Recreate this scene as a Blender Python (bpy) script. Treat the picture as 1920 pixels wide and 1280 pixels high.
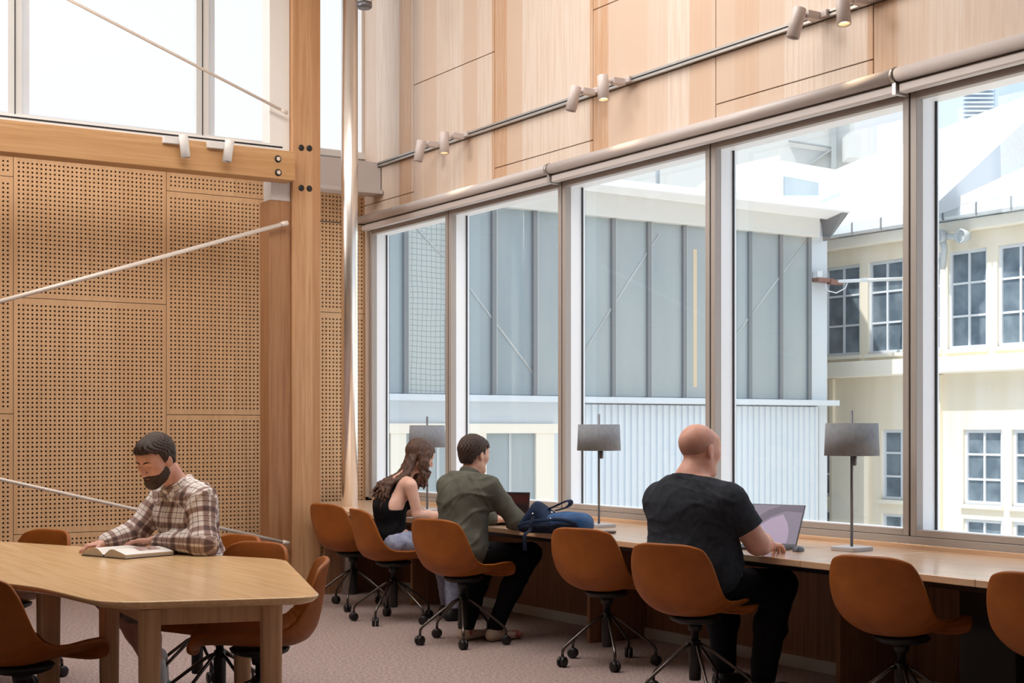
import bpy, bmesh, math, random
import numpy as np
from mathutils import Vector, Matrix
for o in list(bpy.data.objects): bpy.data.objects.remove(o)
SC = bpy.context.scene
COL = SC.collection
PI = math.pi
# ------------------------------------------------------------------ camera
F, CX, HY, HC = 2720.0, 960.0, 805.0, 1.36
SA, CA = 0.5365, 0.8439          # camera heading inside the room
cam_d = bpy.data.cameras.new('camera'); cam = bpy.data.objects.new('camera', cam_d); COL.objects.link(cam)
cam.location = (0, 0, HC); cam.rotation_euler = (PI/2, 0, -math.asin(SA))
cam_d.sensor_width = 36; cam_d.lens = F/1920*36; cam_d.shift_y = (HY-640)/1920
cam_d.clip_start = 0.05; cam_d.clip_end = 500
SC.camera = cam
# ------------------------------------------------------------------ sky
W = bpy.data.worlds.new('sky'); SC.world = W; W.use_nodes = True
nt = W.node_tree; nt.nodes.clear()
wo = nt.nodes.new('ShaderNodeOutputWorld'); bg = nt.nodes.new('ShaderNodeBackground')
tc = nt.nodes.new('ShaderNodeTexCoord'); sx = nt.nodes.new('ShaderNodeSeparateXYZ')
rp = nt.nodes.new('ShaderNodeValToRGB'); mr = nt.nodes.new('ShaderNodeMapRange')
nt.links.new(tc.outputs['Generated'], sx.inputs[0]); nt.links.new(sx.outputs['Y'], mr.inputs['Value'])
mr.inputs['From Min'].default_value = 0.5; mr.inputs['From Max'].default_value = 0.95
nt.links.new(mr.outputs[0], rp.inputs[0])
rp.color_ramp.elements[0].color = (0.74, 0.82, 0.93, 1); rp.color_ramp.elements[1].color = (0.86, 0.88, 0.90, 1)
zr = nt.nodes.new('ShaderNodeMapRange'); nt.links.new(sx.outputs['Z'], zr.inputs['Value'])     # overcast sky: brighter towards the zenith
zr.inputs['From Min'].default_value = .42; zr.inputs['From Max'].default_value = 1.0; zr.inputs['To Min'].default_value = 1.2; zr.inputs['To Max'].default_value = 3.4
nt.links.new(zr.outputs[0], bg.inputs['Strength']); nt.links.new(rp.outputs[0], bg.inputs['Color'])
nt.links.new(bg.outputs[0], wo.inputs[0])
# ------------------------------------------------------------------ sun + added fill lamps + exposure
def light(name, kind, energy, loc, rot=None, color=(1,1,1), target=None, **kw):
    l = bpy.data.lights.new(name, kind); l.energy = energy; l.color = color
    for k, v in kw.items(): setattr(l, k, v)
    o = bpy.data.objects.new(name, l); COL.objects.link(o); o.location = loc
    if target is not None:
        o.rotation_euler = (Vector(target)-Vector(loc)).to_track_quat('-Z', 'Y').to_euler()
    elif rot: o.rotation_euler = rot
    return o
light('sun', 'SUN', 4.6, (0, 0, 30), target=(1.0, -0.02, 30-2.1), color=(1, .96, .9), angle=.02)
light('upper_wall_fill', 'AREA', 205, (-2.2, 10.7, 4.9), target=(6, 11.6, 4.5), color=(1, .975, .96), shape='RECTANGLE', size=2.2, size_y=1.9)  # added lamp that brightens the upper wall, not set in any window
light('overhead_fill', 'AREA', 320, (2.1, 7.4, 5.9), target=(1.8, 7.5, 0), color=(1, .97, .95), shape='RECTANGLE', size=3.0, size_y=6)  # added overhead fill lamp; the ceiling has no opening here
vs = SC.view_settings
SC.display_settings.display_device = 'sRGB'
vs.view_transform = 'Standard'; vs.look = 'None'; vs.gamma = 1; vs.exposure = 0.0; vs.use_curve_mapping = False

# ------------------------------------------------------------------ geometry helpers
def ray(px):
    t = (px-CX)/F
    return CA*t+SA, CA-SA*t
def at(px, D, z=0.0):
    a, b = ray(px); return (a*D, b*D, z)
def zat(y, D): return HC+(HY-y)*D/F
def on_X(px, y, X):
    a, b = ray(px); D = X/a; return (X, b*D, zat(y, D))
def on_Y(px, y, Y):
    a, b = ray(px); D = Y/b; return (a*D, Y, zat(y, D))
def on_z(px, y, z):
    D = (HC-z)*F/(y-HY); return at(px, D, z)
def heading(fx, fd):
    """room rotation for a thing whose local +Y looks along camera-right fx, camera-depth fd"""
    X = CA*fx+SA*fd; Y = -SA*fx+CA*fd
    return math.atan2(-X, Y)

class MB:
    def __init__(s): s.v = []; s.f = []; s.sm = []
    def add(s, vs, fs, smooth=False):
        n = len(s.v); s.v += [tuple(v) for v in vs]
        s.f += [tuple(n+i for i in f) for f in fs]; s.sm += [smooth]*len(fs); return s
    def box(s, x0, x1, y0, y1, z0, z1):
        v = [(x, y, z) for x in (x0, x1) for y in (y0, y1) for z in (z0, z1)]
        return s.add(v, [(0,1,3,2),(4,6,7,5),(0,4,5,1),(2,3,7,6),(0,2,6,4),(1,5,7,3)])
    def obox(s, M, x0, x1, y0, y1, z0, z1):
        v = [M @ Vector((x, y, z)) for x in (x0, x1) for y in (y0, y1) for z in (z0, z1)]
        return s.add(v, [(0,1,3,2),(4,6,7,5),(0,4,5,1),(2,3,7,6),(0,2,6,4),(1,5,7,3)])
    def prism(s, poly, d):
        """polygon (3D points) extruded by vector d"""
        n = len(poly); d = Vector(d); a = [Vector(p) for p in poly]
        v = a+[p+d for p in a]
        fs = [tuple(range(n-1, -1, -1)), tuple(range(n, 2*n))]+[(i, (i+1) % n, n+(i+1) % n, n+i) for i in range(n)]
        return s.add(v, fs)
    def tube(s, pts, r, seg=10, cap=True):
        pts = [Vector(p) for p in pts]; n = len(pts)
        rs = r if isinstance(r, (list, tuple)) else [r]*n
        up = None; rings = []
        for i, p in enumerate(pts):
            t = (pts[min(i+1, n-1)]-pts[max(i-1, 0)]).normalized()
            if up is None:
                up = Vector((0,0,1)) if abs(t.z) < .9 else Vector((1,0,0))
            u = (up-t*up.dot(t)).normalized(); w = t.cross(u); up = u
            rings.append([p+(u*math.cos(2*PI*k/seg)+w*math.sin(2*PI*k/seg))*rs[i] for k in range(seg)])
        v = [q for R in rings for q in R]
        fs = [(i*seg+k, i*seg+(k+1) % seg, (i+1)*seg+(k+1) % seg, (i+1)*seg+k) for i in range(n-1) for k in range(seg)]
        s.add(v, fs, True)
        if cap:
            m = len(s.v)-len(v)
            s.f.append(tuple(m+k for k in range(seg-1, -1, -1))); s.sm.append(False)
            s.f.append(tuple(m+(n-1)*seg+k for k in range(seg))); s.sm.append(False)
        return s
    def lathe(s, prof, M=None, seg=24, smooth=True, cap=True):
        """prof: (r, z) list turned about local Z"""
        M = M or Matrix(); v = []
        for r, z in prof:
            v += [M @ Vector((r*math.cos(2*PI*k/seg), r*math.sin(2*PI*k/seg), z)) for k in range(seg)]
        n = len(prof)
        fs = [(i*seg+k, i*seg+(k+1) % seg, (i+1)*seg+(k+1) % seg, (i+1)*seg+k) for i in range(n-1) for k in range(seg)]
        m = len(s.v); s.add(v, fs, smooth)
        if cap:
            s.f.append(tuple(m+k for k in range(seg-1, -1, -1))); s.sm.append(False)
            s.f.append(tuple(m+(n-1)*seg+k for k in range(seg))); s.sm.append(False)
        return s
    def grid(s, P, closed=False, smooth=True):
        ni, nj = len(P), len(P[0]); v = [p for r in P for p in r]
        fs = [(i*nj+j, i*nj+(j+1) % nj, (i+1)*nj+(j+1) % nj, (i+1)*nj+j) for i in range(ni-1) for j in range(nj if closed else nj-1)]
        return s.add(v, fs, smooth)
    def mesh(s, name):
        me = bpy.data.meshes.new(name); me.from_pydata([tuple(v) for v in s.v], [], s.f)
        me.polygons.foreach_set('use_smooth', s.sm); me.update(); return me
    def build(s, name, m, parent=None, bev=0, seg=2, sub=0, loc=None):
        me = s.mesh(name); o = bpy.data.objects.new(name, me); COL.objects.link(o)
        for mm in (m if isinstance(m, (list, tuple)) else [m]): me.materials.append(mm)
        if parent: o.parent = parent
        if loc: o.location = loc
        if bev:
            b = o.modifiers.new('bevel', 'BEVEL'); b.width = bev; b.segments = seg; b.limit_method = 'ANGLE'; b.angle_limit = math.radians(40)
            b.harden_normals = False
        if sub:
            b = o.modifiers.new('sub', 'SUBSURF'); b.levels = sub; b.render_levels = sub
        return o
def tag(o, label=None, cat=None, group=None, kind=None):
    if label: o['label'] = label
    if cat: o['category'] = cat
    if group: o['group'] = group
    if kind: o['kind'] = kind
    return o
def empty(name, loc=(0,0,0), rz=0, **k):
    o = bpy.data.objects.new(name, None); COL.objects.link(o); o.location = loc; o.rotation_euler = (0,0,rz); o.empty_display_size = .1
    return tag(o, **k)
def dup(root, loc, rz):
    r = root.copy(); COL.objects.link(r); r.location = loc; r.rotation_euler = (0,0,rz)
    for ch in list(root.children):
        c = ch.copy(); COL.objects.link(c); c.parent = r
        for g in list(ch.children):
            d = g.copy(); COL.objects.link(d); d.parent = c
    return r
def TR(loc, rx=0, ry=0, rz=0):
    return Matrix.Translation(loc) @ Matrix.Rotation(rz, 4, 'Z') @ Matrix.Rotation(ry, 4, 'Y') @ Matrix.Rotation(rx, 4, 'X')

# ------------------------------------------------------------------ materials
def lin(c):
    if isinstance(c, str):
        c = c.lstrip('#'); c = [int(c[i:i+2], 16)/255 for i in (0, 2, 4)]
    return tuple((x/12.92 if x <= .04045 else ((x+.055)/1.055)**2.4) for x in c)+(1,)
def mat(name, col, rough=.5, metal=0, spec=.5, **k):
    m = bpy.data.materials.new(name); m.use_nodes = True
    b = m.node_tree.nodes['Principled BSDF']
    b.inputs['Base Color'].default_value = lin(col); b.inputs['Roughness'].default_value = rough
    b.inputs['Metallic'].default_value = metal; b.inputs['Specular IOR Level'].default_value = spec
    for kk, v in k.items(): b.inputs[kk.replace('_', ' ')].default_value = v
    return m
def N(m, t, **k):
    n = m.node_tree.nodes.new(t)
    for a, v in k.items(): setattr(n, a, v)
    return n
def noisy(name, c1, c2, scale=(1,1,1), nscale=5, rough=.5, bump=0, bscale=None, detail=4, spec=.5, coord='Object', metal=0, rr=(.35,.65)):
    """two-tone noise material; stretched by scale"""
    m = mat(name, c1, rough, metal, spec); L = m.node_tree.links; b = m.node_tree.nodes['Principled BSDF']
    t = N(m, 'ShaderNodeTexCoord'); mp = N(m, 'ShaderNodeMapping'); mp.inputs['Scale'].default_value = scale
    L.new(t.outputs[coord], mp.inputs[0]); nz = N(m, 'ShaderNodeTexNoise'); nz.inputs['Scale'].default_value = nscale; nz.inputs['Detail'].default_value = detail
    L.new(mp.outputs[0], nz.inputs['Vector']); r = N(m, 'ShaderNodeValToRGB')
    r.color_ramp.elements[0].color = lin(c1); r.color_ramp.elements[1].color = lin(c2)
    r.color_ramp.elements[0].position = rr[0]; r.color_ramp.elements[1].position = rr[1]
    L.new(nz.outputs['Fac'], r.inputs[0]); L.new(r.outputs[0], b.inputs['Base Color'])
    if bump:
        n2 = N(m, 'ShaderNodeTexNoise'); n2.inputs['Scale'].default_value = bscale or nscale*4; n2.inputs['Detail'].default_value = 3
        L.new(mp.outputs[0], n2.inputs['Vector']); bp = N(m, 'ShaderNodeBump'); bp.inputs['Strength'].default_value = bump; bp.inputs['Distance'].default_value = .01
        L.new(n2.outputs['Fac'], bp.inputs['Height']); L.new(bp.outputs[0], b.inputs['Normal'])
    return m
def wood(name, c1, c2, c3, grain='z', rough=.45, boards=None, bw=.2, fine=1.0, spec=.4, rz=0):
    """grain along an axis; optional boards = axis across which separate boards change tone"""
    m = mat(name, c1, rough, 0, spec); L = m.node_tree.links; b = m.node_tree.nodes['Principled BSDF']
    t = N(m, 'ShaderNodeTexCoord'); sc = {'x': (1, 30, 30), 'y': (30, 1, 30), 'z': (30, 30, 1)}[grain]
    rot = N(m, 'ShaderNodeMapping'); rot.inputs['Rotation'].default_value = (0, 0, rz); L.new(t.outputs['Object'], rot.inputs[0])
    mp = N(m, 'ShaderNodeMapping'); mp.inputs['Scale'].default_value = tuple(x*fine for x in sc); L.new(rot.outputs[0], mp.inputs[0])
    n1 = N(m, 'ShaderNodeTexNoise'); n1.inputs['Scale'].default_value = 1.6; n1.inputs['Detail'].default_value = 6; n1.inputs['Roughness'].default_value = .62
    vec = mp.outputs[0]
    base = N(m, 'ShaderNodeRGB'); base.outputs[0].default_value = lin(c1); bcol = base.outputs[0]
    if boards:
        s = N(m, 'ShaderNodeSeparateXYZ'); L.new(rot.outputs[0], s.inputs[0])
        d = N(m, 'ShaderNodeMath', operation='DIVIDE'); d.inputs[1].default_value = bw; L.new(s.outputs[boards.upper()], d.inputs[0])
        fl = N(m, 'ShaderNodeMath', operation='FLOOR'); L.new(d.outputs[0], fl.inputs[0])
        wn = N(m, 'ShaderNodeTexWhiteNoise', noise_dimensions='1D'); L.new(fl.outputs[0], wn.inputs['W'])
        r = N(m, 'ShaderNodeValToRGB'); e = r.color_ramp.elements; e[0].color = lin(c1); e[1].color = lin(c3)
        e[0].position = .25; e[1].position = .95
        L.new(wn.outputs['Value'], r.inputs[0]); bcol = r.outputs[0]
        ad = N(m, 'ShaderNodeVectorMath', operation='ADD'); sc2 = N(m, 'ShaderNodeVectorMath', operation='SCALE'); sc2.inputs['Scale'].default_value = 37
        L.new(wn.outputs['Color'], sc2.inputs[0]); L.new(sc2.outputs[0], ad.inputs[0]); L.new(mp.outputs[0], ad.inputs[1]); vec = ad.outputs[0]
    L.new(vec, n1.inputs['Vector'])
    r2 = N(m, 'ShaderNodeValToRGB'); e = r2.color_ramp.elements; e[0].position = .42; e[1].position = .72; e[0].color = (0,0,0,1); e[1].color = (1,1,1,1)
    L.new(n1.outputs['Fac'], r2.inputs[0])
    mx = N(m, 'ShaderNodeMix', data_type='RGBA'); L.new(r2.outputs[0], mx.inputs['Factor']); L.new(bcol, mx.inputs[6]); mx.inputs[7].default_value = lin(c2)
    L.new(mx.outputs[2], b.inputs['Base Color'])
    bp = N(m, 'ShaderNodeBump'); bp.inputs['Strength'].default_value = .08; bp.inputs['Distance'].default_value = .004
    L.new(n1.outputs['Fac'], bp.inputs['Height']); L.new(bp.outputs[0], b.inputs['Normal'])
    return m
def glassy(name, tint=(1,1,1), gloss=.06, rough=0.0):
    m = bpy.data.materials.new(name); m.use_nodes = True; t = m.node_tree; t.nodes.clear()
    o = N(m, 'ShaderNodeOutputMaterial'); tr = N(m, 'ShaderNodeBsdfTransparent'); gl = N(m, 'ShaderNodeBsdfGlossy'); mx = N(m, 'ShaderNodeMixShader')
    tr.inputs[0].default_value = tint+(1,); gl.inputs['Roughness'].default_value = rough; mx.inputs[0].default_value = gloss
    fr = N(m, 'ShaderNodeFresnel'); fr.inputs[0].default_value = 1.45
    mm = N(m, 'ShaderNodeMath', operation='MULTIPLY'); mm.inputs[1].default_value = gloss/.06*.9; t.links.new(fr.outputs[0], mm.inputs[0]); t.links.new(mm.outputs[0], mx.inputs[0])
    t.links.new(tr.outputs[0], mx.inputs[1]); t.links.new(gl.outputs[0], mx.inputs[2]); t.links.new(mx.outputs[0], o.inputs[0]); return m
def emit(name, col, s):
    m = mat(name, col); b = m.node_tree.nodes['Principled BSDF']; b.inputs['Emission Color'].default_value = lin(col); b.inputs['Emission Strength'].default_value = s; return m

M = {}
M['plank'] = wood('pale_plank_wood', '#dccdbf', '#cfb7a2', '#c1946c', 'z', .5, boards='y', bw=.219, fine=1.3, spec=.3)
M['panel'] = wood('perforated_panel_wood', '#dcb48a', '#cda278', '#d4ab81', 'z', .5, boards='x', bw=.42, fine=.5, spec=.3)
M['glulam'] = wood('glulam_timber', '#d0a57c', '#b4845a', '#bf9068', 'z', .5, boards='x', bw=.06, spec=.3)
M['glulam_h'] = wood('glulam_beam_timber', '#cda274', '#b58657', '#c09364', 'x', .5, boards='z', bw=.045, spec=.3)
M['darkwood'] = wood('brown_timber', '#a87a54', '#8d5f3d', '#9a6a46', 'z', .5)
M['desk'] = wood('desk_veneer', '#debb98', '#cb9f78', '#d4ab86', 'y', .28, fine=.8, spec=.5)
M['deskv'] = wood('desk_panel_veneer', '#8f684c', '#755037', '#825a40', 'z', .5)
M['table'] = wood('oak_table_veneer', '#efca98', '#dcb07a', '#e6bd88', 'y', .25, fine=1.0, spec=.5, rz=math.radians(0))
for k_ in ('desk', 'table'):
    b_ = M[k_].node_tree.nodes['Principled BSDF']; b_.inputs['Coat Weight'].default_value = .9 if k_ == 'desk' else .5; b_.inputs['Coat Roughness'].default_value = .2 if k_ == 'desk' else .16; b_.inputs['Coat IOR'].default_value = 1.9 if k_ == 'desk' else 1.5
M['tleg'] = wood('oak_leg', '#d2ac86', '#bb9069', '#c69c74', 'z', .45)
M['carpet'] = noisy('loop_carpet', '#b3a09b', '#897772', (1,1,1), 60, .95, .5, 160, detail=3, spec=.1)
M['white'] = mat('white_paint', '#eceae6', .5)
M['ceil'] = mat('ceiling_paint', '#e8dfd4', .8)
M['frame'] = mat('warm_grey_frame', '#a8a09a', .4)
M['framew'] = mat('white_frame', '#f3f5f8', .4)
M['joint'] = mat('black_gasket', '#2a2828', .6)
M['blind'] = mat('grey_blind_cassette', '#c6bdb9', .35)
M['track'] = mat('track_metal', '#b9b3ad', .3, .7)
M['spot'] = mat('spot_body', '#cfc3be', .35)
M['spotw'] = mat('spot_white', '#e2dfdc', .35)
M['lampglow'] = emit('lamp_glow', '#ffe2a8', 14)
M['chrome'] = mat('polished_steel', '#f0ece8', .27, 1)
M['rod'] = mat('rod_steel', '#e4d8cc', .35, .15)
M['beamgrey'] = mat('grey_steel', '#d2cac8', .5)
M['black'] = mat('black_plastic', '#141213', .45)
M['blackmetal'] = mat('dark_metal_rod', '#5a5350', .25, .85)
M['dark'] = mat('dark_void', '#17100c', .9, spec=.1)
M['orange'] = noisy('cognac_upholstery', '#a0591b', '#8f4d15', (1,1,1), 9, .5, .04, 260, spec=.35)
M['shade'] = noisy('grey_lamp_shade', '#8d9197', '#858990', (1,1,1), 40, .8, .05, 200, spec=.2)
M['lampmetal'] = mat('lamp_metal', '#6f6f74', .35, .6)
M['lampbase'] = mat('lamp_base_stone', '#b3b1b3', .4)
M['glass'] = glassy('clear_glass', (.985, .992, .995), .006)
M['baseb'] = mat('grey_skirting', '#b3afaa', .6)
# ------------------------------------------------------------------ room shell
XW, XG, YW = 5.97, 6.125, 11.85
def struct(o): o['kind'] = 'structure'; return o
m = MB().box(-4.2, XW, -1.2, YW+.1, -.08, 0); struct(m.build('floor', M['carpet']))
m = MB().box(-4.2, XW+.3, -1.2, YW+.3, 6.0, 6.15); struct(m.build('ceiling', M['ceil']))
m = MB().box(-4.2, 1.0, -1.2, YW, 3.15, 3.4); struct(m.build('light_blocker_slab', M['ceil']))  # unseen slab added to keep the high fill light off the lower room
m = MB().box(-4.3, -4.2, -1.2, YW+.1, 0, 6.0); struct(m.build('wall_west', M['ceil']))
m = MB().box(-4.2, XW+.3, -1.3, -1.2, 0, 6.0); struct(m.build('wall_south', M['ceil']))
# window wall: solid board above the heads, reveal piers, lower wall below the sill
wr = empty('wall_right'); struct(wr)
m = MB().box(XW-.01, XW+.22, -1.2, YW+.1, 3.20, 6.0); m.box(XW-.01, XW+.22, YW-.018, YW+.1, 0, 3.2)
m.box(XW, XW+.22, -1.2, 2.13, 0, 3.2)
m.build('wall_backing', M['dark'], wr)
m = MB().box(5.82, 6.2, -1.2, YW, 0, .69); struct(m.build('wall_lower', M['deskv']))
# plank cladding panels, joints left open as shadow gaps
ys = [12.2, 10.91, 9.597, 8.285, 6.97, 5.65, 4.34, 3.03, 1.7, .4, -1.2]
G = .006
for i in range(len(ys)-1):
    y1, y0 = min(ys[i], YW), ys[i+1]
    cut = 3.39 if i % 2 == 0 else 4.30
    zs = [3.16, cut, cut+1.83 if cut < 4 else 6.0, 6.0]
    for z0, z1 in zip(zs, zs[1:]):
        if z1-z0 < .05: continue
        z1 = min(z1, 6.0)
        MB().box(XW-.03, XW-.012, y0+G/2, y1-G/2, z0+G/2, z1-G/2).build('plank_panel', M['plank'], wr, .002, 1)
# head trim under the cladding
m = MB().box(XW-.02, XW+.1, 2.1, YW-.02, 3.165, 3.205); struct(m.build('trim_head', M['frame']))
# sill trim between glazing and wooden strip
m = MB().box(XW-.005, XW+.17, 2.1, YW-.03, .735, .788); struct(m.build('trim_sill', M['frame'], bev=.003))
m = MB().box(5.807, 5.82, -1.0, YW-.06, 0, .07); struct(m.build('baseboard_right', M['baseb'], bev=.003))

# windows 1..5
YM = [11.80, 10.373, 8.718, 7.059, 5.419, 3.77, 2.12]
ZB, ZT = .79, 3.162
for i in range(len(YM)-1):
    y1, y0 = YM[i]-.006, YM[i+1]+.006
    w = empty('window_%d' % (i+1), (0,0,0)); struct(w)
    s = .042
    m = MB()
    m.box(XW, XW+.05, y0, y0+s, ZB, ZT).box(XW, XW+.05, y1-s, y1, ZB, ZT)
    m.box(XW, XW+.05, y0+s, y1-s, ZB, ZB+.036).box(XW, XW+.05, y0+s, y1-s, ZT-.036, ZT)
    m.build('window_frame', M['frame'], w, .002, 1)
    m = MB()
    m.box(XW+.05, XG+.02, y0+.002, y0+s, ZB, ZT).box(XW+.05, XG+.02, y1-s, y1-.002, ZB, ZT)
    m.box(XW+.05, XG+.02, y0+s, y1-s, ZB, ZB+.03).box(XW+.05, XG+.02, y0+s, y1-s, ZT-.036, ZT)
    m.build('window_reveal', M['framew'], w)
    m = MB(); e = .010
    m.box(XG-.012, XG-.002, y1-s-e, y1-s, ZB+.03, ZT-.036)
    m.build('gasket', M['joint'], w)
    m = MB().box(XG, XG+.008, y0+s, y1-s, ZB+.03, ZT-.036); m.build('window_pane', M['glass'], w)
m = MB()
for y in YM[:-1]: m.box(XW+.004, XG, y-.006, y+.006, ZB, ZT)
m.box(XW+.002, XW+.06, 2.13, YM[0], ZT, ZT+.006)
struct(m.build('trim_joint', M['joint']))
m = MB().box(XW-.03, XW+.06, YM[0]+.004, YW-.02, .75, 3.17); struct(m.build('trim_jamb', M['plank']))

# ------------------------------------------------------------------ perforated wall
PW, PH, PT = 1.25, 1.882, .016
wl = empty('wall_left'); struct(wl)
def perforated(w, h, bx=.036, bz=.042, zoff=0):
    """panel with real square holes: local x 0..w, z 0..h, front face y=0"""
    p, a = .0353, .0145
    nx = int((w-2*bx)/p)+1; nz = max(1, int((h-2*bz)/p)+1)
    ox = (w-(nx-1)*p)/2; oz = (h-(nz-1)*p)/2
    xs = [0]; 
    for i in range(nx): xs += [ox+i*p-a/2, ox+i*p+a/2]
    xs.append(w); zs = [0]
    for i in range(nz): zs += [oz+i*p-a/2, oz+i*p+a/2]
    zs.append(h)
    X, Z = len(xs), len(zs)
    v = [(x, 0, z) for x in xs for z in zs]; b = len(v); v += [(x, PT, z) for x in xs for z in zs]
    fs = []
    I = lambda i, k: i*Z+k
    for i in range(X-1):
        for k in range(Z-1):
            if i % 2 == 1 and k % 2 == 1:
                q = [I(i, k), I(i+1, k), I(i+1, k+1), I(i, k+1)]
                for j in range(4):
                    s0, s1 = q[j], q[(j+1) % 4]; fs.append((s0, b+s0, b+s1, s1))
            else: fs.append((I(i, k), I(i+1, k), I(i+1, k+1), I(i, k+1)))
    c = [I(0,0), I(X-1,0), I(X-1,Z-1), I(0,Z-1)]
    for j in range(4):
        s0, s1 = c[j], c[(j+1) % 4]; fs.append((s1, b+s1, b+s0, s0))
    return MB().add(v, fs)
cols = [(-.91, .34), (.34, 1.59), (1.59, 2.84), (2.84, 4.09), (4.09, 5.34), (5.34, 5.962)]
cache = {}
for i, (x0, x1) in enumerate(cols):
    zs = [0, .525, 2.41, 3.535] if i % 2 == 1 else [0, 1.485, 3.367, 3.535]
    for z0, z1 in zip(zs, zs[1:]):
        w, h = round(x1-x0-.005, 4), round(z1-z0-.005, 4)
        if (w, h) not in cache:
            o = perforated(w, h).build('perforated_panel', M['panel'], wl); cache[(w, h)] = o
        else:
            o = cache[(w, h)].copy(); COL.objects.link(o)
        o.location = (x0+.0025, YW, z0+.0025)
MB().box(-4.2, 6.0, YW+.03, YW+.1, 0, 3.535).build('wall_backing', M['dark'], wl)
MB().box(-4.2, 6.0, YW-.02, YW+.2, 3.537, 3.60).build('ledge', M['white'], wl)
MB().box(-4.2, 6.0, YW+.03, YW+.2, 3.60, 3.80).build('upper_band', M['white'], wl)
MB().box(-4.2, XW, YW-.03, YW+.2, 3.81, 3.86).build('clerestory_sill', M['white'], wl)
MB().box(-4.2, -.3, YW+.03, YW+.2, 3.8, 6.0).build('upper_wall', M['white'], wl)
M['bluew'] = mat('sky_gap_blue', '#e9f1fa', .5)  # sky light showing beside the mullion, put in as a pale blue colour
M['greyw'] = mat('grey_mullion', '#dddedd', .5)
xm = [-.3, 1.296, 2.852, 4.408, 5.97]
for i in range(4):
    w = empty('window_%d' % (7+i)); struct(w)
    a, b = xm[i], xm[i+1]
    m = MB().box(a+.0, a+.055, YW, YW+.06, 3.845, 6).box(b-.055, b, YW, YW+.06, 3.845, 6).box(a+.055, b-.055, YW, YW+.06, 5.95, 6).box(a+.055, b-.055, YW, YW+.05, 3.845, 3.875)
    m.build('window_frame', M['greyw'] if i != 3 else M['white'], w)
    m = MB().box(a+.055, a+.12, YW+.03, YW+.07, 3.875, 5.95); m.build('sky_gap_strip', M['bluew'], w)
    m = MB().box(a+.12, b-.055, YW+.04, YW+.048, 3.875, 5.95); m.build('window_pane', M['glass'], w)
m = MB()
for x in xm[1:4]: m.box(x-.004, x+.004, YW-.004, YW+.05, 3.845, 6)
struct(m.build('trim_mullion', M['joint']))

# ------------------------------------------------------------------ column, beam, bracing
YC = 11.0
c = empty('timber_column', (4.98, YC+.12, 0), label='tall glulam timber column rising beside the polished steel pipe', cat='column')
def rel(o, root):
    o.parent = root; o.location = -Vector(root.location); return o
rel(MB().box(4.862, 5.112, YC, YC+.24, 0, 6.0).build('column_shaft', M['glulam'], None, .004, 1), c)
rel(MB().box(4.668, 4.860, YC+.03, YC+.22, 0, 3.23).build('side_packing', M['darkwood'], None, .003, 1), c)
rel(MB().box(4.69, 4.859, YC+.04, YC+.2, 3.232, 3.60).build('steel_bracket', M['beamgrey'], None, .003, 1), c)
rel(MB().box(4.68, 4.859, YC+.05, YC+.2, 3.602, 6.0).build('white_plate', M['white'], None, .003, 1), c)
for px, y in ((565,277), (580,278), (565,352.5), (580,353.5)):
    p = on_Y(px, y, YC); 
    b = MB().lathe([(.001, .004), (.022, .004), (.026, 0), (.026, -.01)][::-1], TR((p[0], YC-.002, p[2]), rx=PI/2), 20).build('bolt', M['black'], None); rel(b, c)
bm_ = empty('timber_beam', (0, 10.9, 3.48), label='long horizontal glulam beam in front of the perforated wall', cat='beam')
rel(MB().box(-4.1, 4.825, 10.86, 11.04, 3.375, 3.61).build('beam_body', M['glulam_h'], None, .006, 2), bm_)
for px, y in ((521,298), (521.5,323.5)):
    p = on_Y(px, y, 10.86)
    b = MB().lathe([(.028, -.01), (.028, .004), (.018, .004)], TR((p[0], 10.858, p[2]), rx=PI/2), 20).build('bolt', M['black'], None); rel(b, bm_)
    k = MB().lathe([(.016, 0), (.016, .006)], TR((0, -.004, 0), rx=PI/2), 16).build('bolt_head', M['chrome'], b); k.location = (p[0], 10.858-.002, p[2])
def rod(px0, y0, px1, y1, r, name_label, Y=10.97, ext=.5):
    a, b = Vector(on_Y(px0, y0, Y)), Vector(on_Y(px1, y1, Y))
    a2 = a-(b-a).normalized()*ext
    MBo = MB().tube([a2, b], r, 12).tube([b-(b-a).normalized()*.05, b+(b-a).normalized()*.01], r*1.25, 12)
    return tag(MBo.build('bracing_rod', M['rod'], None), name_label, 'rod', 'steel bracing rods')
rod(130, 0, 537, 211, .012, 'thin steel bracing rod crossing the bright high window', ext=1.8)
rod(0, 565, 537, 418, .017, 'steel bracing rod sloping upward across the perforated wall', ext=1)
rod(0, 898, 540, 1018, .014, 'steel bracing rod sloping down behind the reading man', ext=1)
tag(MB().tube([(5.31, 10.86, 0), (5.31, 10.86, 6.0)], .07, 40).build('steel_pipe', M['chrome']), 'polished round steel pipe standing beside the timber column', 'pipe')
tag(MB().tube([(5.0, 11.72, 3.2), (5.9, 11.72, 3.2)], .006, 8).build('wire_cable', M['blackmetal']), 'thin dark cable stretched behind the steel pipe', 'cable')
o = MB().box(5.0, 5.93, 11.5, 11.62, 3.48, 3.73).box(5.0, 5.93, 11.46, 11.66, 3.445, 3.48).build('steel_beam', M['beamgrey'], None, .003, 1)
tag(o, 'grey painted steel beam between the timber column and the plank wall', 'beam')
tag(MB().lathe([(.05, 0), (.062, .012), (.062, .05), (.02, .06)], TR((5.19, 10.35, 4.70)), 24).tube([(5.19,10.35,4.745), (5.19,10.35,6.0)], .012, 8).build('pendant_sensor', M['lampmetal']), 'small round grey ceiling fitting at the top beside the steel pipe', 'ceiling fitting')

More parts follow.
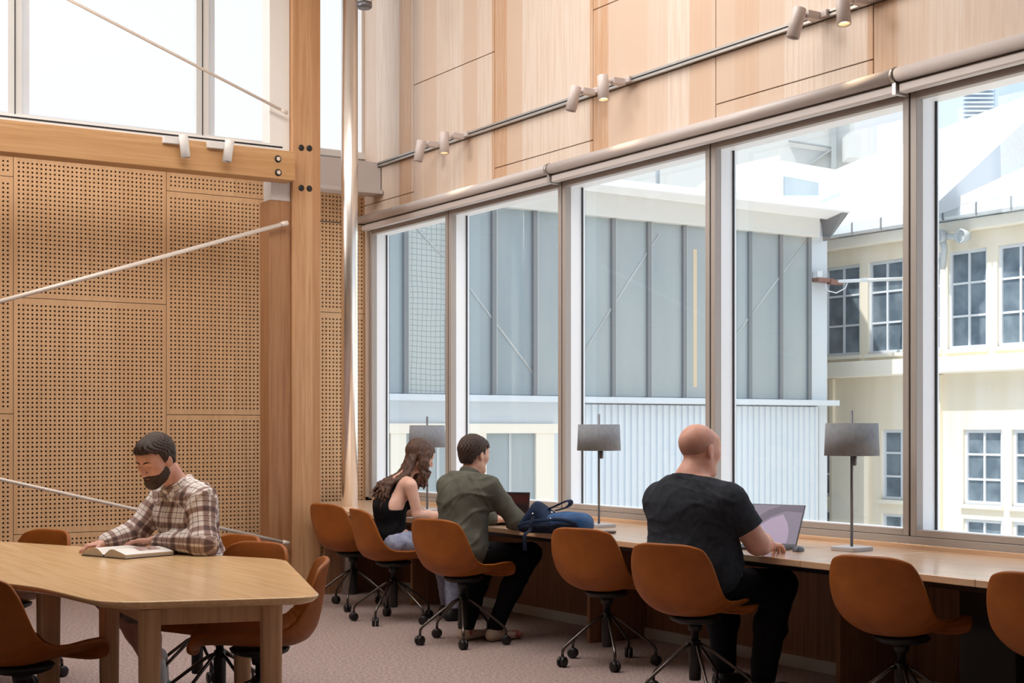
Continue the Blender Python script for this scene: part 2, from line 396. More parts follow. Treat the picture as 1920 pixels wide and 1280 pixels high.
# ------------------------------------------------------------------ blinds and track lights
def blind(y0, y1, label):
    t = empty('roller_blind', (5.86, (y0+y1)/2, 3.24), label=label, cat='blind', group='roller blinds above the windows')
    rel(MB().tube([(5.86, y0+.02, 3.243), (5.86, y1-.02, 3.243)], .038, 24).build('roller_tube', M['blind'], None), t)
    m = MB().box(5.865, 5.925, y0+.02, y1-.02, 3.148, 3.196).box(5.90, 5.935, y0+.02, y1-.02, 3.19, 3.28)
    rel(m.build('bottom_rail', M['blind'], None, .008, 2), t)
    m = MB().lathe([(.043, -.012), (.043, .012)], TR((5.86, y0, 3.243), rx=PI/2), 24).box(5.85, 5.95, y0-.012, y0+.012, 3.14, 3.25)
    rel(m.build('end_bracket', M['track'], None), t)
blind(8.718, 11.78, 'rolled grey blind over the windows nearest the timber column')
blind(5.419, 8.718, 'rolled grey blind in the middle of the window row')
blind(2.13, 5.419, 'rolled grey blind over the windows at the right end')
tr = empty('light_track', (5.92, 8, 3.71), label='metal light track running along the plank wall', cat='track')
rel(MB().box(5.90, 5.938, 2.5, 11.52, 3.69, 3.705).box(5.90, 5.938, 2.5, 11.52, 3.715, 3.73).box(5.926, 5.938, 2.5, 11.52, 3.69, 3.73).build('track_profile', M['track'], None), tr)
rel(MB().box(5.905, 5.926, 2.5, 11.5, 3.704, 3.716).build('track_slot', M['black'], None), tr)
rel(MB().box(5.895, 5.942, 11.5, 11.53, 3.68, 3.735).build('end_cap', M['spotw'], None, .003, 1), tr)
def spot(px, y, X, tilt, az, label, lit, body='spot', L=.17, R=.038, arm=(5.90, 3.71)):
    p = Vector(on_X(px, y, X)); t = empty('track_spotlight', p, label=label, cat='spotlight', group='spotlights on the wall track')
    d = Vector((math.sin(tilt)*math.cos(az), math.sin(tilt)*math.sin(az), -math.cos(tilt)))   # aim
    q = Vector((0,0,1)).rotation_difference(d).to_matrix().to_4x4()
    MB().lathe([(.001,-L/2), (R*.95,-L/2), (R,-L/2+.004), (R,L/2), (R*.86,L/2), (R*.84,L/2-.02), (R*.5,L/2-.035)], q, 28).build('spot_body', M[body], t)
    MB().lathe([(R*.62, L/2-.02), (.001, L/2-.018)], q, 20, cap=False).build('spot_lens', M['lampglow'] if lit else M['black'], t)
    a = Vector((arm[0], p.y+.0, arm[1]))-p
    m = MB().tube([Vector((0,0,.03)), Vector((a.x*.45, 0, a.z*.6+.02))], .010, 10); m.box(a.x*.4, a.x*.95, -.025, .025, a.z*.7-.01, a.z*.7+.035)
    m.box(a.x*.9, a.x+.01, -.07, .07, a.z-.018, a.z+.022)
    m.build('mounting_arm', M[body], t, .003, 1)
    if lit:
        l = light('spot_lamp', 'SPOT', 9, p+d*(L/2+.01), target=p+d*2, color=(1, .75, .45), spot_size=1.5, spot_blend=.6, shadow_soft_size=.03)
    return t
XS = 5.72
spot(787, 283, XS, .18, 2.6, 'spotlight with unlit face at the left end of the wall track', False)
spot(833, 268, XS, .12, 4.3, 'small lit spotlight second from the left end of the wall track', True)
spot(1075, 185, XS, .22, 2.6, 'tilted unlit spotlight at the middle of the wall track', False)
spot(1131, 165, XS, .20, 4.3, 'lit spotlight at the middle of the wall track', True)
spot(1493, 43, XS, .25, 2.6, 'tilted unlit spotlight near the right end of the wall track', False)
spot(1581, 18, XS, .18, 4.3, 'lit spotlight cut by the top edge near the right end of the track', True)
# track and two spots on the beam
tb = empty('light_track', (0, 10.84, 3.63), label='slim light track along the top of the timber beam', cat='track')
rel(MB().box(-4.0, 4.72, 10.88, 10.92, 3.612, 3.66).build('track_profile', M['white'], None), tb)
rel(MB().box(-4.0, 4.72, 10.876, 10.8795, 3.63, 3.642).build('track_slot', M['black'], None), tb)
for px, y, l, tl in ((346, 274, 'left white spotlight on the track above the timber beam', .12), (428, 283, 'right white spotlight on the track above the timber beam', -.15)):
    p = Vector(on_Y(px, y, 10.78)); t = empty('track_spotlight', p, label=l, cat='spotlight', group='spotlights on the beam track')
    q = Matrix.Rotation(PI, 4, 'X') @ Matrix.Rotation(tl, 4, 'Y')
    MB().lathe([(.001,-.085), (.034,-.085), (.036,-.08), (.036,.085), (.031,.085), (.03,.07), (.02,.06)], q, 28).build('spot_body', M['spotw'], t)
    MB().lathe([(.024, .068), (.001, .07)], q, 20, cap=False).build('spot_lens', M['black'], t)
    MB().box(-.15, .02, .045, .10, .02, .075).tube([(0,.01,.03), (0,.07,.045)], .009, 8).build('mounting_arm', M['spotw'], t, .003, 1)
# ------------------------------------------------------------------ window counter
ZD, XF, XB = .725, 4.96, 5.95
dk = empty('window_counter', (5.45, 7, 0), label='long timber counter running under the windows', cat='counter')
for y0, y1 in ((1.9, 4.14), (4.14, 5.195), (5.195, 10.9)):
    rel(MB().box(XF, XB-.004, y0+.0015, y1-.0015, ZD-.034, ZD).build('countertop', M['desk'], None, .004, 2), dk)
rel(MB().box(XB, XB+.03, 1.9, 11.72, ZD-.03, ZD+.024).build('back_strip', M['desk'], None, .003, 1), dk)
rel(MB().box(5.2, XB-.004, 10.9, 11.72, ZD-.034, ZD).build('corner_top', M['desk'], None, .003, 1), dk)
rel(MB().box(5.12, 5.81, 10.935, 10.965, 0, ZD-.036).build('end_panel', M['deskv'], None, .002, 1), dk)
for y in (9.9, 7.54, 5.35, 3.15):
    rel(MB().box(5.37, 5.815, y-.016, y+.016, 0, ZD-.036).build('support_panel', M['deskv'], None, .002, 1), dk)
rel(MB().box(5.10, 5.20, 2.0, 10.7, ZD-.075, ZD-.036).build('cable_tray', M['black'], None, .003, 1), dk)
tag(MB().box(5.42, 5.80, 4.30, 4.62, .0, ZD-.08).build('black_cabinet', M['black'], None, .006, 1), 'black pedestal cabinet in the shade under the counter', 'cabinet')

# ------------------------------------------------------------------ reading table
ZT_ = .74
def rounded(poly, rad, n=8):
    out = []; k = len(poly)
    for i, p in enumerate(poly):
        p = Vector(p); a = Vector(poly[i-1]); b = Vector(poly[(i+1) % k]); r = rad[i] if isinstance(rad, (list, tuple)) else rad
        u = (a-p); v = (b-p); ru = min(r, u.length*.48); rv = min(r, v.length*.48)
        A = p+u.normalized()*ru; B = p+v.normalized()*rv
        for j in range(n+1):
            t = j/n; out.append(A*(1-t)**2+p*2*t*(1-t)+B*t*t)
    return out
def c2r(x, D): return Vector((CA*x+SA*D, -SA*x+CA*D))
TP = [c2r(*q) for q in [(-1.455, 5.19), (-.705, 5.39), (-1.085, 6.95), (-1.47, 7.17), (-2.85, 8.07), (-3.9, 8.75), (-4.2, 7.4), (-3.0, 6.45), (-1.93, 5.80)]]
rp_ = rounded([Vector((p.x, p.y)) for p in TP], [.16, .12, .12, .3, .3, .1, .1, .3, .22])
tb0 = c2r(-1.3, 6.2)
tab = empty('reading_table', (tb0.x, tb0.y, 0), label='large oak table with angled rounded edges in front of the reading man', cat='table')
def inset(poly, d):
    c_ = sum(poly, Vector((0,0)))/len(poly); n = len(poly); out = []
    for i, p in enumerate(poly):
        e = (poly[(i+1) % n]-poly[i-1]).normalized(); nrm = Vector((-e.y, e.x)); out.append(p+nrm*d)
    return out
area = sum(rp_[i].x*rp_[(i+1) % len(rp_)].y-rp_[(i+1) % len(rp_)].x*rp_[i].y for i in range(len(rp_)))
if area < 0: rp_ = rp_[::-1]
m = MB(); n = len(rp_); rings = [[(q.x, q.y, z) for q in inset(rp_, d)] for d, z in ((.05, ZT_-.034), (.022, ZT_-.026), (.004, ZT_-.012), (0, ZT_-.006), (.003, ZT_-.001), (.008, ZT_))]
m.grid(rings, closed=True)
m.f.append(tuple((len(rings)-1)*n+k for k in range(n))); m.sm.append(False); m.f.append(tuple(range(n-1, -1, -1))); m.sm.append(False)
rel(m.build('table_top', M['table'], None), tab)
lp = {'a': (-1.357, 5.43), 'b': (-.925, 5.57), 'c': (-1.68, 6.05), 'd': (-1.26, 6.78), 'e': (-2.05, 6.45), 'f': (-2.50, 7.75), 'g': (-3.7, 8.3), 'h': (-3.6, 7.2)}
for k, (x, D) in lp.items():
    p = c2r(x, D); q = rounded([Vector((sx_*.042, sy_*.042)) for sx_, sy_ in ((-1,-1), (1,-1), (1,1), (-1,1))], .03, 4)
    rz = math.radians(-15); R2 = Matrix.Rotation(rz, 2)
    q = [R2 @ v for v in q]
    mm = MB(); mm.grid([[(p.x+v.x*s_, p.y+v.y*s_, z) for v in q] for z, s_ in ((0, .86), (.72-.03, 1.0))], closed=True)
    nn = len(q); mm.f.append(tuple(range(nn-1, -1, -1))); mm.sm.append(False)
    rel(mm.build('table_leg', M['tleg'], None), tab)
def apron(a, b):
    A, B = c2r(*lp[a]), c2r(*lp[b]); u = (B-A).normalized(); n_ = Vector((-u.y, u.x))*.014; A2, B2 = A+u*.035, B-u*.035
    poly = [A2-n_, B2-n_, B2+n_, A2+n_]
    rel(MB().prism([(v.x, v.y, ZT_-.034-.078) for v in poly], (0,0,.077)).build('apron', M['tleg'], None, .002, 1), tab)
for a, b in (('a','b'), ('a','c'), ('b','d'), ('d','f'), ('e','h'), ('f','g'), ('g','h')): apron(a, b)

# ------------------------------------------------------------------ swivel chair
def make_chair():
    root = empty('swivel_chair', (0,0,0))
    prof = [(.256,.412), (.268,.424), (.266,.440), (.235,.454), (.14,.452), (.03,.443), (-.07,.439), (-.145,.445), (-.20,.468), (-.235,.515), (-.252,.575), (-.262,.64), (-.272,.71), (-.284,.775), (-.292,.805)]
    hw =   [.205, .208, .212, .222, .236, .245, .25, .25, .25, .25, .25, .247, .242, .236, .232]
    curl = [.010, .026, .046, .060, .066, .070, .080, .097, .106, .10, .085, .065, .05, .038, .032]
    # arc-length resample
    P = [Vector((y, z)) for y, z in prof]; s = [0]
    for a, b in zip(P, P[1:]): s.append(s[-1]+(b-a).length)
    s = [x/s[-1] for x in s]
    def samp(arr, t): return float(np.interp(t, s, arr))
    ny, nx = 42, 24; K = .62; rows = []
    for i in range(ny+1):
        row = []
        for j in range(nx+1):
            a, b = -1+2*j/nx, -1+2*i/ny
            u = a*math.sqrt(1-(K if b > 0 else .42)*b**6/2*abs(b)); v = b*math.sqrt(1-.16*a*a*a*a) if b > 0 else b*math.sqrt(1-.10*a*a*a*a)
            t = (v+1)/2
            y, z = samp([p.x for p in P], t), samp([p.y for p in P], t)
            e = .03; y1, z1 = samp([p.x for p in P], min(1, t+e)), samp([p.y for p in P], min(1, t+e)); y0, z0 = samp([p.x for p in P], max(0, t-e)), samp([p.y for p in P], max(0, t-e))
            tx, tz = y1-y0, z1-z0; l = math.hypot(tx, tz) or 1; nyv, nzv = tz/l, -tx/l   # normal towards the sitter
            c_ = samp(curl, t)*abs(a)**2.6
            row.append((u*samp(hw, t), y+nyv*c_, z+nzv*c_))
        rows.append(row)
    o = MB().grid(rows).build('seat_shell', M['orange'], root)
    so = o.modifiers.new('thickness', 'SOLIDIFY'); so.thickness = .021; so.offset = 0
    b = o.modifiers.new('sub', 'SUBSURF'); b.levels = 1; b.render_levels = 2
    MB().lathe([(.03,.384), (.09,.390), (.122,.404), (.13,.420), (.12,.426)], TR((0,.0,0)), 28).build('seat_plate', M['black'], root)
    MB().lathe([(.026,.10), (.030,.105), (.030,.26), (.028,.265), (.028,.30)], None, 20).build('column', M['black'], root)
    MB().lathe([(.019,.30), (.019,.345), (.032,.35), (.040,.39)], None, 20).build('gas_lift', M['black'], root)
    for k in range(5):
        a = 2*PI*k/5+.45; c_, s_ = math.cos(a), math.sin(a)
        pts = [(.02,.285), (.06,.268), (.15,.205), (.245,.135), (.272,.113), (.284,.092), (.286,.055)]
        lg = MB().tube([(r*c_, r*s_, z) for r, z in pts], .0088, 10).build('leg', M['blackmetal'], root)
        ax = a+PI/2+.5
        Mx = TR((.286*c_, .286*s_, .031), 0, PI/2, ax)
        cm = MB()
        for off in (-.013, .013):
            cm.lathe([(.004, off-.011), (.024, off-.0105), (.030, off-.006), (.030, off+.006), (.024, off+.0105), (.004, off+.011)], Mx, 20)
        cm.lathe([(.012,.048), (.012,.062)], TR((.286*c_, .286*s_, 0)), 12)
        cm.build('caster', M['black'], lg)
    return root
chair0 = make_chair(); used = [False]
def chair(px, D, fx, fd, label, group, dz=0, xy=None):
    loc = at(px, D) if xy is None else xy
    loc = (loc[0], loc[1], dz)
    if not used[0]:
        r = chair0; r.location = loc; r.rotation_euler = (0,0,heading(fx, fd)); used[0] = True
    else: r = dup(chair0, loc, heading(fx, fd))
    return tag(r, label, 'chair', group)
GC, GT = 'swivel chairs along the window counter', 'swivel chairs around the reading table'
chair(662, 11.1, .72, .70, 'empty orange swivel chair at the counter end nearest the timber column', GC)
chair(738, 10.3, .91, .42, 'orange swivel chair that the woman in the black top sits on', GC)
chair(868, 9.25, .66, .75, 'orange swivel chair that the man in the olive jacket sits on', GC)
chair(1138, 8.42, .62, .78, 'empty orange swivel chair tucked in front of the blue backpack', GC)
chair(1303, 7.30, .62, .78, 'orange swivel chair that the bald man sits on', GC)
chair(1690, 6.60, .72, .70, 'empty orange swivel chair in front of the nearest table lamp', GC)
chair(2003, 5.84, .72, .70, 'orange swivel chair cut by the right edge of the photo', GC)
chair(40, 5.80, .47, .88, 'orange swivel chair at the near left side of the oak table', GT)
chair(487, 6.25, -.98, -.17, 'orange swivel chair at the right end of the oak table, back turned to the window', GT)
chair(412, 6.97, -.58, -.81, 'orange swivel chair behind the oak table right of the reading man', GT)
chair(370, 7.50, -.72, -.69, 'orange swivel chair that the reading man sits on', GT)
chair(14, 7.86, -.58, -.81, 'orange swivel chair behind the oak table at the far left', GT)

# ------------------------------------------------------------------ lamps
def make_lamp():
    t = empty('table_lamp')
    q = rounded([Vector((sx_*.085, sy_*.085)) for sx_, sy_ in ((-1,-1), (1,-1), (1,1), (-1,1))], .03, 5)
    MB().prism([(v.x, v.y, 0) for v in q], (0,0,.022)).build('lamp_base', M['lampbase'], t, .003, 2)
    MB().tube([(0,0,.02), (0,0,.735)], .0075, 12).build('lamp_pole', M['lampmetal'], t)
    o = MB().lathe([(.143,.498), (.136,.668)], None, 40, cap=False).build('lamp_shade', M['shade'], t)
    so = o.modifiers.new('t', 'SOLIDIFY'); so.thickness = .004
    MB().lathe([(.134,.655), (.134,.658)], None, 40).build('shade_diffuser', M['shade'], t)
    MB().lathe([(.008,.445), (.013,.45), (.013,.49), (.008,.50)], TR((.022,0,0)), 14).tube([(0,0,.475), (.022,0,.475)], .005, 8).build('lamp_switch', M['lampmetal'], t)
    return t
lamp0 = make_lamp()
def lamp(px, D, label, first=False):
    p = at(px, D, ZD)
    if first: lamp0.location = p; lamp0.rotation_euler = (0,0,.1); r = lamp0
    else: r = dup(lamp0, p, .1)
    tag(r, label, 'lamp', 'table lamps on the counter')
lamp(1597, 7.62, 'grey drum table lamp between the laptop and the window, nearest the viewer', True)
lamp(1123, 9.45, 'grey drum table lamp standing behind the blue backpack')
lamp(801, 11.2, 'grey drum table lamp standing behind the woman')

# ------------------------------------------------------------------ things on the counter and table
def screen_mat(name, c1, c2, c3, e):
    m = mat(name, c1, .3); L = m.node_tree.links; b = m.node_tree.nodes['Principled BSDF']
    t = N(m, 'ShaderNodeTexCoord'); w = N(m, 'ShaderNodeTexWave', wave_type='RINGS'); w.inputs['Scale'].default_value = 2.6; w.inputs['Distortion'].default_value = .6
    mp = N(m, 'ShaderNodeMapping'); mp.inputs['Location'].default_value = (-.05, 0, .03); L.new(t.outputs['Object'], mp.inputs[0]); L.new(mp.outputs[0], w.inputs['Vector'])
    r = N(m, 'ShaderNodeValToRGB'); r.color_ramp.interpolation = 'CONSTANT'; e_ = r.color_ramp.elements; e_[0].color = lin(c1); e_[1].color = lin(c2); e_[1].position = .35
    x = e_.new(.72); x.color = lin(c3); L.new(w.outputs['Fac'], r.inputs[0]); L.new(r.outputs[0], b.inputs['Base Color']); L.new(r.outputs[0], b.inputs['Emission Color']); b.inputs['Emission Strength'].default_value = e
    return m
M['scr2'] = screen_mat('red_reflection_screen', '#1a0d0f', '#2c1012', '#33120f', .25)  # reddish reflections put into the dark screen colour
M['scr1'] = emit('slate_screen', '#6b6679', .55); M['scr3'] = emit('lilac_screen', '#8c7f97', .62); M['scr4'] = emit('plum_screen', '#554f63', .5)
M['lap'] = mat('laptop_shell', '#3d3c44', .35, .4)
M['logo'] = mat('pale_emblem', '#b9c0bc', .4)
def laptop(px, D, fx, fd, label, scr, emblem, tilt=.32, w=.30, h=.205, d=.21):
    """local +Y = the way the user looks; hinge at the far side"""
    t = empty('laptop', at(px, D, ZD+.001), heading(fx, fd), label=label, cat='laptop')
    MB().box(-w/2, w/2, -d/2, d/2, 0, .014).build('laptop_base', M['lap'], t, .003, 2)
    MB().box(-w/2+.02, w/2-.02, -d/2+.08, d/2-.02, .0142, .016).build('keyboard', M['black'], t, .001, 1)
    R_ = TR((0, d/2, .012), rx=-tilt)
    MB().obox(R_, -w/2, w/2, 0, .007, 0, h).build('laptop_lid', M['lap'], t, .002, 2)
    o = MB().box(-w/2+.006, w/2-.006, -.0012, -.0002, .012, h-.007).build('screen', M[scr], t); o.matrix_local = R_
    if not emblem:
        def shape(nm, pts, m_, y):
            e = MB().prism([(x, y, z) for x, z in pts], (0, .0002, 0)).build(nm, M[m_], t); e.matrix_local = R_
        shape('wallpaper_arc', [(-.15,.09), (-.11,.16), (-.05,.21), (.02,.236), (.15,.236), (.15,.2), (.05,.205), (-.03,.17), (-.09,.12), (-.13,.05), (-.15,.03)], 'scr4', -.0016)
        shape('wallpaper_dome', [(-.12,.014), (-.11,.07), (-.07,.125), (-.02,.16), (.04,.185), (.075,.14), (.095,.09), (.10,.04), (.095,.014)], 'scr3', -.0020)
    if emblem:
        m = MB().tube([(-.004,-.002,.098), (-.0015,-.002,.110)], .0009, 6).tube([(-.001,-.002,.098), (.001,-.002,.104), (-.003,-.002,.104)], .0009, 6)
        m.tube([(.004,-.002,.094), (.0062,-.002,.106), (.009,-.002,.104), (.0076,-.002,.098)], .0009, 6)
        e = m.build('emblem', M['logo'], t); e.matrix_local = R_ @ Matrix.Translation((-.09, 0, 0)) @ Matrix.Scale(1.6, 4)
    return t
laptop(1425, 7.72, .60, .80, 'open laptop with lilac wallpaper in front of the bald man', 'scr1', False, .50, .315, .245)
laptop(945, 9.75, .36, .93, 'open black laptop with red reflections painted on its screen in front of the olive jacket man', 'scr2', True, .16, .27, .20)
ms = empty('computer_mouse', on_z(1497, 1033, ZD), heading(.3, .95), label='dark computer mouse beside the lilac laptop', cat='mouse')
P = [[(.032*math.cos(a)*k_, .060*math.sin(a)*k_*(1 if math.sin(a) > 0 else 1.0), .003+.026*math.sqrt(max(0, 1-k_**2.6))*(1-.25*math.sin(a)*k_)) for a in [2*PI*j/24 for j in range(24)]] for k_ in (1, .93, .8, .6, .35, .05)]
MB().grid(P, closed=True).build('mouse_body', mat('mouse_grey', '#4a4d55', .4), ms)
MB().lathe([(.030,0), (.033,.004)], Matrix.Diagonal((1,1.6,1,1)), 24).build('mouse_sole', M['lampbase'], ms)
# notebook under the lamp
nb = empty('notebook', on_z(1137, 999, ZD), heading(.2, 1), label='small dark closed notebook lying before the middle lamp', cat='notebook')
MB().box(-.055, .055, -.045, .045, 0, .012).build('notebook_cover', mat('notebook_brown', '#3b2622', .6), nb, .002, 1)
MB().box(-.052, .053, -.042, .043, .002, .0105).build('notebook_pages', M['white'], nb)
pt = empty('paper_sheet', on_z(990, 978, ZD), heading(.5, .9), label='white sheet of paper between the black laptop and the backpack', cat='paper')
MB().box(-.10, .10, -.13, .13, 0.0005, .002).build('sheet', M['white'], pt)
# backpack
M['navy'] = noisy('navy_fabric', '#0f1c33', '#172a47', (1,1,1), 14, .7, .3, 60, spec=.2)
M['blue'] = noisy('blue_fabric', '#24507f', '#1c3f6b', (1,1,1), 10, .6, .3, 50, spec=.3)
M['navyd'] = noisy('dark_navy_fabric', '#0c1424', '#141c30', (1,1,1), 20, .8, .3, 70, spec=.2)
bp = empty('backpack', on_z(1040, 1000, ZD), heading(.36, .93), label='navy and blue backpack lying on the counter by the lamp', cat='backpack')
def blob(name, m_, parent, x0, x1, ys_, zt, amp, seed, nx=26, na=28, zb=.006):
    """lying sack: sections along local x; half depth ys_(t), height zt(t)"""
    rnd = random.Random(seed); ph = [rnd.uniform(0, 6) for _ in range(6)]; rows = []
    for i in range(nx+1):
        t = i/nx; x = x0+(x1-x0)*t; e = max(0.02, (1-abs(2*t-1)**5)**.5); yy, zz = ys_(t), zt(t); row = []
        for k in range(na):
            a = 2*PI*k/na; c_, s_ = math.cos(a), math.sin(a)
            w_ = 1+amp*(math.sin(9*t+3*a+ph[0])+.7*math.sin(17*t-2*a+ph[1])+.5*math.sin(6*a+11*t+ph[2]))
            y = yy*e*math.copysign(abs(c_)**.7, c_)*w_; z = zz*.5*e*math.copysign(abs(s_)**.75, s_)*(w_ if s_ > 0 else 1)
            row.append((x, y, max(zb, zz*.5*1.0+z)))
        rows.append(row)
    m = MB().grid(rows, closed=True); n_ = len(m.v)
    m.f.append(tuple(range(na-1, -1, -1))); m.sm.append(True); m.f.append(tuple(range(n_-na, n_))); m.sm.append(True)
    return m.build(name, m_, parent, sub=1)
blob('main_bag', M['blue'], bp, -.06, .245, lambda t: .135-.02*t, lambda t: .118+.018*math.sin(t*3), .018, 3)
blob('front_pocket', M['navyd'], bp, -.03, .205, lambda t: .152, lambda t: .088, .025, 8)
blob('base_panel', M['navyd'], bp, -.235, .06, lambda t: .10+.05*math.sin(t*PI/2), lambda t: .075, .04, 15)
blob('top_flap', M['navy'], bp, -.225, .06, lambda t: .085+.06*t, lambda t: .08+.10*math.exp(-((t-.42)/.24)**2)+.035*t, .05, 5)
def ribbon(name, pts, w, m_, wd=(0,1,0)):
    pv = [Vector(p) for p in pts]; cr = []
    for i in range(len(pv)-1):
        p0, p1, p2, p3 = pv[max(0, i-1)], pv[i], pv[i+1], pv[min(len(pv)-1, i+2)]
        for j in range(7):
            t = j/6*.999; cr.append(.5*((2*p1)+(p2-p0)*t+(2*p0-5*p1+4*p2-p3)*t*t+(-p0+3*p1-3*p2+p3)*t**3))
    wv = Vector(wd).normalized()*w/2
    o = MB().grid([[p-wv, p, p+wv] for p in cr]).build(name, m_, bp); so = o.modifiers.new('t', 'SOLIDIFY'); so.thickness = .009; so.offset = 0
    sb_ = o.modifiers.new('s', 'SUBSURF'); sb_.levels = 1; sb_.render_levels = 1
ribbon('shoulder_strap', [(-.09,.0,.135), (-.03,.02,.155), (.03,.05,.185), (.065,.07,.20), (.08,.07,.185), (.06,.06,.16), (.0,.03,.14)], .055, M['navy'], (.3,1,.1))
ribbon('side_strap', [(-.20,-.115,.05), (-.12,-.15,.075), (-.02,-.163,.09), (.10,-.158,.095), (.19,-.13,.07)], .022, M['navy'], (0,.3,1))
ribbon('hanging_strap', [(-.09,-.13,.11), (-.092,-.168,.075), (-.09,-.19,.03), (-.088,-.275,.014), (-.085,-.296,-.02), (-.08,-.298,-.085)], .026, M['navyd'], (1,0,0))
for p in ((.02,-.11,.135), (.03,-.158,.10), (-.10,-.115,.125)):
    MB().lathe([(.001,-.006), (.006,-.004), (.007,0), (.006,.004), (.001,.006)], TR(p), 10).build('buckle', M['chrome'], bp)
# open book
bk = empty('open_book', on_z(240, 1041, ZT_), heading(.62, .78), label='thick open book with a picture page under the reading man', cat='book')
M['paper'] = mat('book_paper', '#efeae4', .6); M['paperedge'] = noisy('page_edges', '#d9cdbf', '#b9a997', (1,1,400), 2, .7)
M['photo'] = noisy('printed_picture', '#7a4a44', '#c3a9a0', (1,1,1), 40, .5, rr=(.4,.6)); M['cover'] = mat('book_cover', '#2a2022', .5)
def halfbook(s):
    w, d, rows = .168, .285, []
    def top(u): return .006+.034*math.sin(min(1, u*1.0+.12)*PI*.62)**.8*(1-u*.62)
    N_ = 16
    up = [(s*(.004+w*u), .010+.040*(math.sin(math.pi*min(1, (u+.03)/.55)/2)**1 if u < .52 else 1)*(1-.72*max(0, (u-.25)/.75)**1.1)) for u in [i/N_ for i in range(N_+1)]]
    v = []; fs = []
    for (x, z) in up:
        for y in (-d/2, d/2): v += [(x, y, z), (x, y, .004)]
    n = N_+1
    for i in range(N_):
        a, b = 4*i, 4*(i+1)
        fs += [(a, b, b+2, a+2), (a, a+1, b+1, b), (a+2, b+2, b+3, a+3)]
    e = 4*N_; fs.append((e, e+1, e+3, e+2))
    m = MB().add(v, fs); me = m.build('page_block', [M['paper'], M['paperedge']], bk)
    for p in me.data.polygons:
        if p.normal.z*1 > .5 or p.normal.z < -.5: p.material_index = 0
        else: p.material_index = 1
    if s > 0:
        q = []
        for i in range(4, 13):
            x, z = up[i]; q.append([(x, -.03, z+.0012), (x, .10, z+.0012)])
        MB().grid(q).build('printed_picture', M['photo'], bk)
halfbook(1); halfbook(-1)
MB().box(-.176, .176, -.147, .147, 0.0005, .004).build('book_cover', M['cover'], bk)
# ------------------------------------------------------------------ outside: grey building across the yard
M['gwall'] = mat('blue_grey_cladding', '#d6dfe6', .6)
M['gglass'] = noisy('frosted_grey_glass', '#9aa7ac', '#a8b3b5', (1,1,.3), 1.2, .35, spec=.5)
M['gglass2'] = noisy('deep_grey_glass', '#93a1a8', '#9facb1', (1,1,.3), 1.0, .3, spec=.5)
M['gbar'] = mat('glazing_bar', '#7f868a', .5)
M['gbar2'] = mat('glazing_bar_edge', '#bfc5c6', .5)
M['fascia'] = mat('fascia_paint', '#dcdbd5', .6)
M['roofw'] = mat('white_roof', '#f6f6f6', .7)
M['cream'] = noisy('cream_render', '#f5eddb', '#eee2ca', (3,3,.25), 1.2, .8, rr=(.3,.7))
M['creamw'] = mat('pale_cream_trim', '#f2ecdd', .7)
M['paneg'] = noisy('old_window_glass', '#5f6e7a', '#84929c', (1,1,1), 3, .15, spec=.6, detail=2)
M['muntin'] = mat('white_muntin', '#dfe4e8', .5)
M['ground'] = mat('yard_paving', '#dad6cf', .9)
def wire_glass():
    m = mat('wired_glass', '#9ba8ab', .3); L = m.node_tree.links; b = m.node_tree.nodes['Principled BSDF']
    t = N(m, 'ShaderNodeTexCoord'); nz = N(m, 'ShaderNodeTexNoise'); nz.inputs['Scale'].default_value = 1.5
    L.new(t.outputs['Object'], nz.inputs['Vector'])
    ad = N(m, 'ShaderNodeMix', data_type='VECTOR'); ad.inputs[0].default_value = .06; L.new(t.outputs['Object'], ad.inputs[4]); L.new(nz.outputs['Color'], ad.inputs[5])
    s = N(m, 'ShaderNodeSeparateXYZ'); L.new(ad.outputs[1], s.inputs[0]); outs = []
    for ax in 'XZ':
        d = N(m, 'ShaderNodeMath', operation='DIVIDE'); d.inputs[1].default_value = .066; L.new(s.outputs[ax], d.inputs[0])
        f = N(m, 'ShaderNodeMath', operation='FRACT'); L.new(d.outputs[0], f.inputs[0])
        g = N(m, 'ShaderNodeMath', operation='LESS_THAN'); g.inputs[1].default_value = .14; L.new(f.outputs[0], g.inputs[0]); outs.append(g.outputs[0])
    mx = N(m, 'ShaderNodeMath', operation='MAXIMUM'); L.new(outs[0], mx.inputs[0]); L.new(outs[1], mx.inputs[1])
    c = N(m, 'ShaderNodeMix', data_type='RGBA'); c.inputs[6].default_value = lin('#bcc5c2'); c.inputs[7].default_value = lin('#93a0a4'); L.new(mx.outputs[0], c.inputs['Factor']); L.new(c.outputs[2], b.inputs['Base Color'])
    return m
M['wire'] = wire_glass()
YG = 16.5
def gx(px): return on_Y(px, 700, YG)[0]
struct(MB().box(6.3, 80, -20, 80, -6.2, -6).build('ground', M['ground']))
gb = empty('grey_building', (11, YG, -6), label='grey glazed building with ribbed cladding across the yard', cat='building')
XC = 16.35; zb, zt = 1.83, 4.36
rel(MB().box(3, XC, YG+.02, YG+7, -6, 4.6).build('building_wall', M['gwall'], None), gb)
bars = [676, 759, 842, 924, 1001, 1075, 1148, 1215, 1281, 1344, 1404, 1462, 1515]
for i, (a, b) in enumerate(zip(bars, bars[1:])):
    mm = 'wire' if a in (759,) else 'gglass2' if a in (842, 676, 924) else 'gglass'
    rel(MB().box(gx(a)+.01, gx(b)-.01, YG-.005, YG+.02, zb, zt).build('glazing_panel', M[mm], None), gb)
for a in bars[1:]:
    x = gx(a)
    o = rel(MB().box(x-.035, x+.03, YG-.05, YG, zb-.02, zt).build('glazing_bar', M['gbar'], None), gb)
    k = MB().box(x+.03, x+.055, YG-.03, YG, zb, zt).build('bar_edge', M['gbar2'], o)
